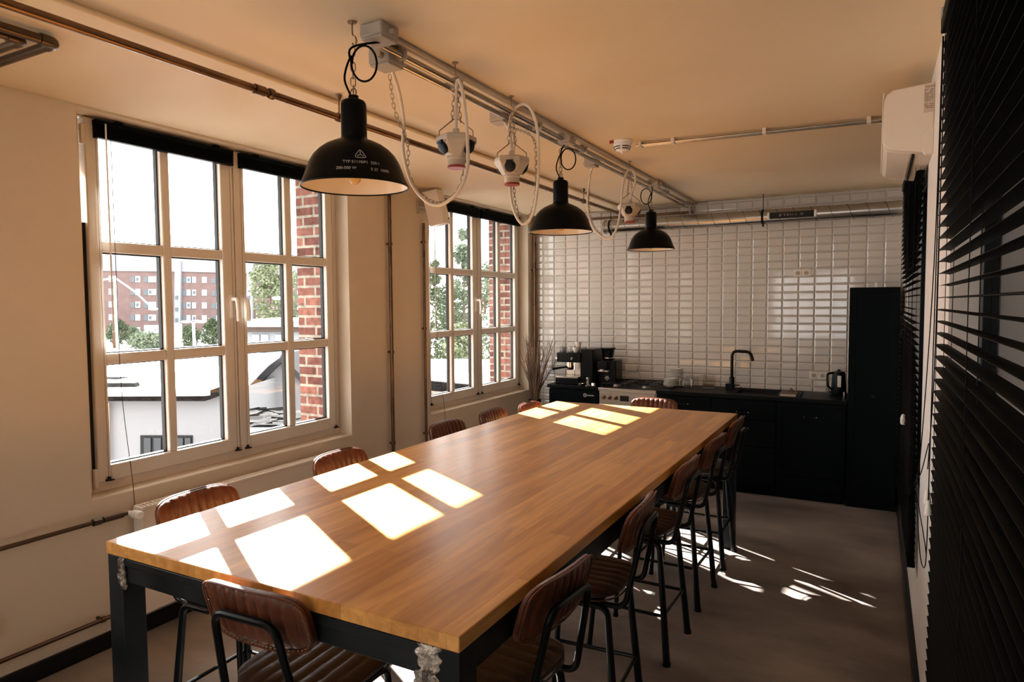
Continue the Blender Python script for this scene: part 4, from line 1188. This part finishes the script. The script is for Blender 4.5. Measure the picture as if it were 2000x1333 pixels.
for j in range(6):
    p = [(xx, DY + rr_ * math.cos(A[jj]), DZ + rr_ * math.sin(A[jj])) for xx, jj in ((1.02, j), (1.56, j), (1.56, j + 1), (1.02, j + 1))]
    gr.quad(*p)
vg = obj('vent_grille', gr, M['gasket'], du)
lv = MB()
for k in range(22):
    x = 1.025 + k * .0252
    lv.tube([(x, DY + (rr_ + .002) * math.cos(a), DZ + (rr_ + .002) * math.sin(a)) for a in A], .0028, 5)
for a in (A[0], A[-1]): lv.tube([(1.015, DY + (rr_ + .001) * math.cos(a), DZ + (rr_ + .001) * math.sin(a)), (1.57, DY + (rr_ + .001) * math.cos(a), DZ + (rr_ + .001) * math.sin(a))], .004, 6)
obj('louvre_blades', lv, M['zinc'], vg)
for x in (.99, 2.468):
    obj('hanging_strap', MB().lathe([(DR + .0015, -.010), (DR + .004, -.010), (DR + .004, .010), (DR + .0015, .010)], 36, (x, DY, DZ), 'x').tube([(x, DY, DZ + DR), (x, DY, ZC)], .0035, 8).cbox((x, DY, DZ - DR - .012), (.016, .016, .022)), M['black_metal'], du)
sg = thing('duct_sign', 'narrow black display strip with faint characters fixed on the silver duct', 'sign', (2.72, DY - DR, DZ - .03))
n_ = Vector((0, -1, -.12)).normalized()
obj('panel', MB().box(2.535, 2.905, DY - DR - .030, DY - DR + .012, DZ - .030, DZ + .022), M['gasket'], sg, bev=.003)
for x in (2.526, 2.914):
    obj('end_clip', MB().box(x - .009, x + .009, DY - DR - .032, DY - DR + .012, DZ - .034, DZ + .026), M['white_plastic'], sg, bev=.003)
me = text_mesh('JE  V X I I - I    01', .030, .0002, 'CENTER'); mb = MB().add_mesh(me, lambda co: (2.72 + co.x * .95, DY - DR - .0305 - co.z, DZ - .014 + co.y))
obj('lettering', mb, M['grey_plastic'], sg)

# ---------------------------------------------------------------- kitchen units
KY, KB, KT = 6.292, YB - .008, .905
def handle(mb, xc, z, y=KY - .018):
    w2 = .055
    mb.tube([(xc - w2, y - .026, z), (xc + w2, y - .026, z)], .0055, 8)
    for s in (-1, 1): mb.tube([(xc + s * w2 * .86, y + .002, z), (xc + s * w2 * .86, y - .030, z)], .0045, 8)
    return mb
def studs(mb, xc, z, y=KY - .018):
    for s in (-1, 1): mb.sphere((xc + s * .050, y - .033, z), .0042, 8)
    return mb
def base_unit(x0, x1, label, fronts, sides=True):
    """fronts: (name, z0, z1, handle z)"""
    t = thing('base_cabinet', label, 'cabinet', ((x0 + x1) / 2, (KY + KB) / 2, 0), group='black kitchen base cabinets')
    obj('body', MB().box(x0, x1, KY, KB, .11, KT - .034), M['cab'], t, bev=.002)
    obj('plinth', MB().box(x0, x1, KY + .05, KB, 0, .11), M['cab'], t)
    for nm, z0, z1, hz in fronts:
        f = obj(nm, MB().box(x0 + .003, x1 - .003, KY - .018, KY - .001, z0, z1), M['cab'], t, bev=.002)
        fr = MB(); e = .045
        for q in ((x0 + .003, x1 - .003, z0, z0 + e), (x0 + .003, x1 - .003, z1 - e, z1), (x0 + .003, x0 + .003 + e, z0 + e, z1 - e), (x1 - .003 - e, x1 - .003, z0 + e, z1 - e)):
            if z1 - z0 > .2: fr.box(q[0], q[1], KY - .022, KY - .0175, q[2], q[3])
        if z1 - z0 > .2: obj('front_frame', fr, M['cab'], f, bev=.0015)
        if hz:
            obj('handle', handle(MB(), (x0 + x1) / 2, hz), M['black_metal'], f)
            obj('handle_stud', studs(MB(), (x0 + x1) / 2, hz), M['chrome'], f)
    return t
bl = base_unit(.445, .985, 'black base cabinet under the espresso machine, with a small round white emblem', [('door', .12, .86, None)])
em = MB()
ec = Vector((.846, KY - .0235, .815))
em.tube([(ec.x + .015 * math.cos(2 * PI * k / 24), ec.y, ec.z + .015 * math.sin(2 * PI * k / 24)) for k in range(24)], .0042, 6, closed=True)
em.tube([(ec.x - .008, ec.y, ec.z + .004), (ec.x - .003, ec.y, ec.z - .002), (ec.x, ec.y, ec.z + .004), (ec.x + .003, ec.y, ec.z - .002), (ec.x + .008, ec.y, ec.z + .004)], .0016, 5)
for k in range(7):
    em.box(ec.x + .024 + k * .0105, ec.x + .024 + k * .0105 + .0075, ec.y - .0006, ec.y + .001, ec.z - .006, ec.z + .0045)
obj('emblem', em, M['print'], bl)
base_unit(1.580, 2.085, 'black base cabinet with one top handle, right of the steel oven', [('drawer', .70, .86, .795), ('door', .12, .694, None)])
base_unit(2.088, 2.648, 'black drawer cabinet with two handles under the kitchen tap', [('drawer', .69, .86, .755), ('drawer', .45, .684, .612), ('drawer', .12, .444, None)])
base_unit(2.651, 3.198, 'black base cabinet beside the tall cabinet, with one handle high up', [('door', .22, .86, .748), ('drawer', .115, .214, None)])
wl = tag(obj('worktop', MB().box(.428, .986, KY - .03, YB - .002, KT - .034, KT), M['worktop'], bev=.003), 'short dark worktop under the espresso machine', 'worktop')
# long worktop with a sink cut-out
SX0, SX1, SY0, SY1 = 2.27, 2.64, KY + .06, YB - .10
wr = thing('worktop', 'long dark worktop with the sink, running from the oven to the tall cabinet', 'worktop', (2.39, 6.55, KT - .034))
obj('slab', MB().box(1.578, SX0, KY - .03, YB - .002, KT - .034, KT).box(SX1, 3.203, KY - .03, YB - .002, KT - .034, KT).box(SX0, SX1, KY - .03, SY0, KT - .034, KT).box(SX0, SX1, SY1, YB - .002, KT - .034, KT), M['worktop'], wr)
sk = MB(); e = .012
sk.box(SX0 - e, SX1 + e, SY0 - e, SY0, KT, KT + .006).box(SX0 - e, SX1 + e, SY1, SY1 + e, KT, KT + .006).box(SX0 - e, SX0, SY0, SY1, KT, KT + .006).box(SX1, SX1 + e, SY0, SY1, KT, KT + .006)
sk.box(SX0, SX0 + .006, SY0, SY1, KT - .034, KT).box(SX1 - .006, SX1, SY0, SY1, KT - .034, KT).box(SX0, SX1, SY0, SY0 + .006, KT - .034, KT).box(SX0, SX1, SY1 - .006, SY1, KT - .034, KT).box(SX0, SX1, SY0, SY1, KT - .0335, KT - .030)
obj('sink', sk, M['gasket'], wr, bev=.002)
tp = thing('kitchen_tap', 'tall matt black tap with right-angled spout beside the sink', 'tap', (2.205, 6.62, KT))
obj('base', MB().lathe([(.030, 0), (.030, .05), (.024, .06), (.024, .12), (.018, .125)], 20, (2.205, 6.62, KT), 'z', True, True).cbox((2.18, 6.60, KT + .03), (.05, .05, .06)), M['black_metal'], tp, bev=.002)
obj('spout', MB().tube(fillet([(2.205, 6.62, KT + .11), (2.205, 6.62, 1.275), (2.372, 6.61, 1.270), (2.398, 6.608, 1.185)], .055, 8), .0145, 14), M['black_metal'], tp)
obj('lever', MB().tube([(2.22, 6.60, KT + .045), (2.285, 6.59, KT + .050)], .0065, 8), M['black_metal'], tp)
obj('tap_hose', MB().tube(smooth_path([(2.19, 6.58, KT + .012), (2.23, 6.53, KT + .010), (2.28, 6.53, KT + .02), (2.30, 6.58, KT + .03)], 6), .004, 6), M['black_cord'], tp)

# oven
ov = thing('range_cooker', 'brushed steel range cooker with black gas hob between the black cabinets', 'oven', (1.283, 6.55, 0))
OX0, OX1 = .990, 1.574
obj('body', MB().box(OX0, OX1, KY, KB, .10, KT - .012), M['steel'], ov, bev=.002)
obj('fascia', MB().box(OX0, OX1, KY - .030, KY - .001, .868, KT - .006), M['steel'], ov, bev=.003)
cp = obj('control_panel', MB().box(OX0 + .012, OX1 - .012, KY - .024, KY - .001, .745, .862), M['steel'], ov, bev=.002)
for x in (1.050, 1.112, 1.176, 1.400, 1.460, 1.520):
    k = MB().lathe([(.0205, 0), (.0205, .006), (.0165, .008), (.0155, .026), (.012, .029)], 20, (0, 0, 0), 'y', True, True)
    k.xform(lambda co: (co.x + x, KY - .024 - co.y, co.z + .806)); k.cbox((x, KY - .052, .806), (.006, .010, .032))
    obj('knob', k, M['copper'], cp)
obj('display', MB().box(1.215, 1.305, KY - .0265, KY - .0235, .778, .832), M['gasket'], cp, bev=.001)
od = obj('oven_door', MB().box(OX0 + .006, OX1 - .006, KY - .026, KY - .001, .26, .738), M['steel'], ov, bev=.004)
obj('door_glass', MB().box(OX0 + .08, OX1 - .08, KY - .029, KY - .0255, .33, .62), M['ext_glass'], od, bev=.002)
obj('door_handle', MB().tube(fillet([(OX0 + .06, KY - .024, .70), (OX0 + .06, KY - .062, .70), (OX1 - .06, KY - .062, .70), (OX1 - .06, KY - .024, .70)], .015, 4), .010, 10), M['steel'], od)
obj('drawer', MB().box(OX0 + .006, OX1 - .006, KY - .022, KY - .001, .115, .25), M['steel'], ov, bev=.003)
obj('plinth', MB().box(OX0 + .02, OX1 - .02, KY + .04, KB, 0, .10), M['gasket'], ov)
obj('hob', MB().box(OX0, OX1, KY - .012, YB - .03, KT - .012, KT - .001), M['gasket'], ov, bev=.002)
for x, y in ((1.13, 6.42), (1.43, 6.42), (1.13, 6.66), (1.43, 6.66)):
    bn = obj('burner', MB().lathe([(.045, 0), (.045, .010), (.034, .012), (.034, .020), (.004, .022)], 20, (x, y, KT - .002), 'z', True, True), M['steel'], ov)
for x0, x1 in ((1.005, 1.272), (1.290, 1.560)):
    g = MB(); zc = KT + .034
    for y in (6.31, 6.54, 6.77): g.cbox(((x0 + x1) / 2, y, zc), (x1 - x0, .010, .010))
    for x in (x0 + .005, (x0 + x1) / 2, x1 - .005): g.cbox((x, 6.54, zc), (.010, .47, .010))
    for y in (6.42, 6.66): g.cbox(((x0 + x1) / 2, y, zc), (x1 - x0, .008, .008))
    for x in (x0 + .005, x1 - .005):
        for y in (6.31, 6.77): g.cbox((x, y, KT + .015), (.010, .010, .036))
    obj('pan_support', g, M['gasket'], ov)

# tall cabinet
tc = thing('tall_cabinet', 'tall black cabinet in the far right corner beside the worktop', 'cabinet', (3.39, 6.55, 0))
TX = (3.206, 3.572)
obj('body', MB().box(TX[0], TX[1], KY, KB, .09, 1.852), M['cab'], tc, bev=.003)
obj('plinth', MB().box(TX[0], TX[1], KY + .02, KB, 0, .09), M['cab'], tc)
td = obj('door', MB().box(TX[0] + .003, TX[1] - .003, KY - .019, KY - .001, .10, 1.848), M['cab'], tc, bev=.002)
fr = MB(); e = .05
for q in ((TX[0] + .003, TX[1] - .003, .10, .10 + e), (TX[0] + .003, TX[1] - .003, 1.848 - e, 1.848), (TX[0] + .003, TX[0] + .003 + e, .10 + e, 1.848 - e), (TX[1] - .003 - e, TX[1] - .003, .10 + e, 1.848 - e)):
    fr.box(q[0], q[1], KY - .023, KY - .0185, q[2], q[3])
obj('front_frame', fr, M['cab'], td, bev=.0015)
obj('keyhole', MB().cyl((3.394, KY - .020, .953), .014, .006, 14, 'y'), M['gasket'], td)
tag(obj('paper_tag', MB().box(3.388, 3.406, KY + .012, KY + .016, 1.853, 1.892).box(3.386, 3.408, KY + .004, KY + .026, 1.852, 1.857), M['white_plastic'], bev=.001), 'tiny white tag standing on top of the tall cabinet', 'tag')

# sockets on the tiles
def double_socket(x0, x1, z0, z1, label):
    t = thing('wall_socket', label, 'socket', ((x0 + x1) / 2, YB - .01, z0), group='sockets on the tiled wall')
    yw = YB - .006
    obj('frame', MB().box(x0, x1, yw - .010, yw + .004, z0, z1), M['cream_plastic'], t, bev=.003)
    for k in (0, 1):
        xc = x0 + (x1 - x0) * (.26 + .48 * k); zc = (z0 + z1) / 2
        i = obj('insert', MB().box(xc - .029, xc + .029, yw - .013, yw - .009, zc - .029, zc + .029), M['cream_plastic'], t, bev=.002)
        obj('socket_well', MB().lathe([(.020, 0), (.020, .002)], 20, (xc, yw - .0145, zc), 'y', True, True), M['grey_plastic'], i)
        obj('pin_holes', MB().cyl((xc - .0095, yw - .0155, zc), .0032, .002, 8, 'y').cyl((xc + .0095, yw - .0155, zc), .0032, .002, 8, 'y'), M['gasket'], i)
double_socket(2.715, 2.868, 1.968, 2.040, 'double cream socket high on the tiled wall')
double_socket(2.868, 3.020, 1.018, 1.090, 'double cream socket just above the worktop by the kettle')
bp = thing('blank_plate', 'cream blank cover plate on the tiles behind the hob', 'cover plate', (1.145, YB - .01, 1.02))
obj('plate', MB().box(1.085, 1.205, YB - .020, YB - .001, 1.022, 1.092), M['cream_plastic'], bp, bev=.003)
obj('insert', MB().box(1.093, 1.197, YB - .0225, YB - .019, 1.030, 1.084), M['cream_plastic'], bp, bev=.002)
obj('trim_strip', MB().box(.10, .47, YB - .014, YB - .004, 1.055, 1.066), M['white_plastic']); struct(bpy.data.objects['trim_strip']); bpy.data.objects['trim_strip'].name = 'trim_2'

# ---------------------------------------------------------------- things on the worktops
ep = thing('espresso_machine', 'black espresso machine with cups on top, left end of the worktop', 'coffee machine', (.66, 6.50, KT))
z = KT
obj('drip_base', MB().box(.485, .745, 6.34, 6.62, z, z + .065), M['black_metal'], ep, bev=.006)
obj('drip_tray', MB().box(.492, .738, 6.345, 6.50, z + .065, z + .078), M['steel'], ep, bev=.002)
obj('back_panel', MB().box(.52, .745, 6.55, 6.62, z + .065, z + .23), M['steel'], ep, bev=.002)
obj('brew_head', MB().box(.492, .760, 6.36, 6.64, z + .225, z + .325), M['black_metal'], ep, bev=.006)
obj('boiler_case', MB().box(.748, .885, 6.38, 6.70, z, z + .365), M['black_metal'], ep, bev=.008)
obj('group_head', MB().cyl((.62, 6.42, z + .19), .032, .04, 18).cyl((.62, 6.42, z + .17), .038, .02, 18), M['chrome'], ep)
obj('portafilter', MB().tube([(.61, 6.41, z + .175), (.56, 6.34, z + .170), (.49, 6.25, z + .160)], .012, 10, radii=[.009, .011, .014]).cyl((.62, 6.42, z + .145), .034, .03, 18), M['black_metal'], ep)
obj('steam_wand', MB().tube(fillet([(.70, 6.37, z + .225), (.70, 6.35, z + .15), (.695, 6.36, z + .085)], .02, 4), .006, 8), M['chrome'], ep)
for x in (.497, .668): obj('knob', MB().lathe([(.015, 0), (.015, .012), (.010, .018)], 14, (0, 0, 0), 'y', True, True).xform(lambda co, x=x: (co.x + x, 6.36 - co.y, co.z + z + .265)), M['chrome'], ep)
def cup_mesh(r=.036, h=.055):
    return [(r * .55, 0), (r * .62, .002), (r * .92, h * .5), (r, h), (r * .94, h), (r * .86, h * .5), (r * .5, .006)]
cup0 = None
CUPS = [(.545, 6.42, 0, 'grey', 'grey cup at the left end on the espresso machine'), (.615, 6.45, 0, 'w', 'white cup second from the left on the espresso machine'), (.685, 6.42, 0, 'w', 'white cup third from the left on the espresso machine, front row'),
        (.735, 6.50, .0, 'w', 'white cup nearest the boiler case on the espresso machine'), (.650, 6.54, 0, 'grey', 'grey cup in the back row on the espresso machine'), (.690, 6.47, .055, 'w', 'white cup stacked on the others on the espresso machine'), (.60, 6.52, .0, 'g2', 'dark cup in the back row on the espresso machine')]
for x, y, dz, k, lab in CUPS:
    t = thing('coffee_cup', lab, 'cup', (x, y, z + .325 + dz), random.uniform(-2, 2), 'cups on the espresso machine')
    mm = {'w': M['ceramic'], 'grey': M['grey_ceramic'], 'g2': M['grey_plastic']}[k]
    obj('bowl', MB().lathe(cup_mesh(), 22, cap0=True), mm, t, world=False, smooth=60)
    obj('cup_handle', MB().tube([(.034 + .017 * math.sin(a * PI / 6), 0, .030 + .016 * math.cos(a * PI / 6)) for a in range(7)], .0038, 6), mm, t, world=False)
gd = thing('coffee_grinder', 'black coffee grinder with flared hopper and white emblem', 'coffee grinder', (1.0, 6.55, KT))
obj('body', MB().box(.905, 1.095, 6.48, 6.68, z, z + .245), M['black_metal'], gd, bev=.010)
obj('head', MB().box(.915, 1.02, 6.42, 6.50, z + .16, z + .245), M['black_metal'], gd, bev=.006)
obj('hopper', MB().lathe([(.050, .245), (.056, .270), (.054, .285), (.064, .345), (.072, .362), (.078, .366), (.078, .374), (.02, .376)], 26, (.985, 6.55, z), 'z', True, True), M['black_metal'], gd)
obj('hopper_ring', MB().lathe([(.0575, .268), (.0575, .276)], 26, (.985, 6.55, z)), M['chrome'], gd)
obj('spout', MB().cyl((.965, 6.44, z + .140), .030, .022, 16).box(.92, 1.03, 6.43, 6.485, z + .135, z + .150), M['steel'], gd, bev=.002)
eb = MB(); X0, Z0 = .982, z + .045
for poly in ([(0, .018), (.005, .048), (.014, .036), (.020, .052), (.026, .036), (.035, .048), (.040, .018)], [(.008, .012), (.032, .012), (.026, 0), (.012, 0)], [(.002, .010), (-.004, .030), (-.006, .014)], [(.038, .010), (.044, .030), (.046, .014)]):
    eb.prism([(X0 + a, Z0 + b) for a, b in poly], 6.4775, 6.4795, 'y')
obj('emblem', eb, M['print'], gd)
kb = thing('knock_box', 'low black box between the espresso machine and the grinder', 'knock box', (.845, 6.40, KT))
obj('body', MB().box(.80, .90, 6.40, 6.47, z, z + .135).box(.79, .905, 6.33, 6.378, z, z + .022), M['black_metal'], kb, bev=.006)
tm = thing('tamper', 'small silver tamper standing in front of the grinder', 'tamper', (.865, 6.30, KT))
obj('foot', MB().lathe([(.030, 0), (.030, .012), (.018, .020)], 20, (0, 0, 0), 'z', True), M['chrome'], tm, world=False)
obj('grip', MB().lathe([(.010, .018), (.013, .04), (.011, .062), (.016, .075), (.014, .085), (.003, .088)], 18), M['steel'], tm, world=False)
tag(obj('filter_basket', MB().lathe([(.024, 0), (.032, .022), (.034, .024), (.030, .022), (.022, .003)], 20, (.790, 6.295, KT), 'z', True), M['chrome']), 'small steel filter basket on the worktop edge left of the tamper', 'basket')
tag(obj('milk_jug', MB().lathe([(.022, 0), (.025, .004), (.024, .022), (.022, .034), (.020, .034), (.021, .01)], 18, (.925, 6.305, KT), 'z', True), M['chrome']), 'tiny steel jug on the worktop edge right of the tamper', 'jug')

# crockery
def saucer_mesh(r, h): return [(r * .45, 0), (r * .5, 0), (r * .9, h * .7), (r, h), (r * .97, h + .0015), (r * .5, h * .35), (.002, h * .3)]
def stack(name, n, x, y, r, h, pitch, cat, label, group):
    for k in range(n):
        o = obj(name, MB().lathe(saucer_mesh(r, h), 30, (x + random.uniform(-.002, .002), y, KT + .001 + k * pitch), 'z', True), M['ceramic'], smooth=60)
        tag(o, label, cat, group)
stack('bowl', 5, 1.640, 6.52, .066, .024, .0165, 'bowl', 'white bowl in the low front stack by the hob', 'white bowls in the low front stack')
stack('saucer', 11, 1.668, 6.66, .070, .013, .0160, 'saucer', 'white saucer in the tall back stack near the hob', 'white saucers in the tall back stack')
GL = [(1.735, 6.56, 'nearest to the bowls'), (1.790, 6.52, 'second from the bowls in the front'), (1.845, 6.50, 'in the front of the group, nearest the clear tub'), (1.80, 6.62, 'in the back row behind the others'), (1.865, 6.62, 'in the back row nearest the clear tub')]
for x, y, lab in GL:
    t = thing('glass_mug', 'clear glass mug ' + lab, 'glass', (x, y, KT), random.uniform(-2.4, -.8), 'glass mugs by the white crockery')
    obj('vessel', MB().lathe([(.020, 0), (.024, .002), (.028, .05), (.030, .105), (.0275, .105), (.0255, .05), (.021, .008)], 22, cap0=True), M['clear'], t, world=False, smooth=60)
    obj('mug_handle', MB().tube([(.028 + .022 * math.sin(a * PI / 7), 0, .056 + .030 * math.cos(a * PI / 7)) for a in range(8)], .0045, 6), M['ceramic'], t, world=False)
cb = thing('clear_tub', 'clear square tub with a dark lid standing right of the glasses', 'tub', (1.985, 6.66, KT))
obj('tub_walls', MB().box(-.052, .052, -.05, -.047, .004, .125).box(-.052, .052, .047, .05, .004, .125).box(-.052, -.049, -.047, .047, .004, .125).box(.049, .052, -.047, .047, .004, .125), M['haze_glass'], cb, world=False)
obj('contents', MB().box(-.048, .048, -.046, .046, .012, .030), M['cardboard'], cb, world=False, bev=.002)
obj('tray', MB().box(-.056, .056, -.056, .056, 0, .009), M['grey_ceramic'], cb, world=False, bev=.002)
bk = thing('recipe_book', 'brown covered book lying on the worktop by the sink', 'book', (2.735, 6.55, KT + .006))
obj('pages', MB().box(2.675, 2.80, 6.31, 6.60, KT + .006, KT + .024), M['paper'], bk)
obj('cover', MB().box(2.670, 2.806, 6.306, 6.604, KT + .024, KT + .027).box(2.670, 2.806, 6.306, 6.604, KT + .003, KT + .006), M['cardboard'], bk)
tb_ = tag(obj('serving_tray', MB().box(2.655, 2.835, 6.295, 6.62, KT, KT + .003).box(2.815, 2.835, 6.295, 6.62, KT + .003, KT + .016), M['raw_steel'], bev=.001), 'thin dark tray under the brown book', 'tray')
tag(obj('folded_card', MB().prism([(2.722, KT + .027), (2.742, KT + .060), (2.772, KT + .027), (2.768, KT + .027), (2.742, KT + .056), (2.726, KT + .027)], 6.46, 6.52, 'y'), M['cardboard']), 'small dark tented card standing on the brown book', 'card')
kt = thing('electric_kettle', 'electric kettle with black and white body next to the tall cabinet', 'kettle', (3.125, 6.56, KT))
obj('power_base', MB().lathe([(.070, 0), (.072, .012), (.060, .020)], 28, (3.125, 6.56, KT), 'z', True, True), M['black_metal'], kt)
obj('jug', MB().lathe([(.062, .02), (.064, .03), (.056, .14), (.050, .205), (.046, .215), (.020, .222)], 30, (3.125, 6.56, KT), 'z', True, True), M['black_metal'], kt)
obj('water_window', MB().box(3.118, 3.148, 6.496, 6.512, KT + .085, KT + .185), M['white_plastic'], kt, bev=.004)
obj('kettle_handle', MB().tube(fillet([(3.08, 6.53, KT + .205), (3.035, 6.50, KT + .20), (3.040, 6.495, KT + .09), (3.075, 6.525, KT + .06)], .03, 6), .010, 10), M['black_metal'], kt)
obj('lid_knob', MB().lathe([(.012, .222), (.014, .232), (.004, .236)], 14, (3.125, 6.56, KT)), M['black_metal'], kt)
obj('mains_lead', MB().tube(smooth_path([(3.07, 6.60, KT + .01), (3.03, 6.66, KT + .05), (3.02, 6.72, KT + .02), (3.06, 6.76, KT + .012)], 6), .0032, 6), M['black_cord'], kt)
tag(obj('salt_shaker', MB().lathe([(.011, 0), (.012, .002), (.012, .040), (.014, .042), (.014, .060), (.004, .064)], 14, (3.180, 6.34, KT), 'z', True), M['chrome']), 'small metal shaker standing against the tall cabinet', 'shaker')

# vase with twigs
vx, vy = .170, 6.50
va_ = thing('floor_vase', 'tall black vase full of dry twigs in the window corner', 'vase', (vx, vy, 0))
obj('vessel', MB().lathe([(.060, 0), (.066, .01), (.055, .25), (.058, .50), (.066, .70), (.062, .70), (.05, .66), (.045, .3), (.04, .05)], 28, cap0=True), M['lamp_black'], va_, world=False, smooth=60)
rt = random.Random(11)
for k in range(88):
    a = rt.uniform(0, 2 * PI); sp0 = rt.uniform(.0, .042); sp1 = abs(rt.gauss(.15, .07)) + .02
    if k == 0: a, sp1 = -.05, .40
    h = rt.uniform(1.05, 1.42) if k else 1.40
    ex, ey = vx + math.cos(a) * sp1, vy + math.sin(a) * sp1 * .7
    ex = max(ex, .045); ey = min(ey, YB - .03)
    j = lambda s: rt.uniform(-s, s)
    bx_, by_ = vx + math.cos(a + 2.6) * .028, vy + math.sin(a + 2.6) * .028
    p = [(bx_, by_, .06 if k else .06), (vx + math.cos(a) * sp0, vy + math.sin(a) * sp0, .695), (vx + (ex - vx) * .55 + j(.012), vy + (ey - vy) * .55 + j(.012), .695 + (h - .695) * .55), (ex, ey, h)]
    q = smooth_path(p, 5)
    r0 = rt.uniform(.0042, .0078)
    mb = MB().tube(q, r0, 6, radii=[r0 * (1 - .72 * i / (len(q) - 1)) for i in range(len(q))])
    if k and rt.random() < .5:
        i = int(len(q) * rt.uniform(.62, .85)); b = q[i]
        mb.tube([b, b + Vector((j(.04), j(.03), rt.uniform(.08, .18)))], r0 * .5, 5)
    o = obj('dry_twig', mb, M['twig'])
    if k == 0: tag(o, 'single thin twig leaning out towards the espresso machine', 'twig', 'dry twigs in the black vase')
    else: tag(o, 'dry brown twig bundled upright in the black vase', 'twig', 'dry twigs in the black vase')
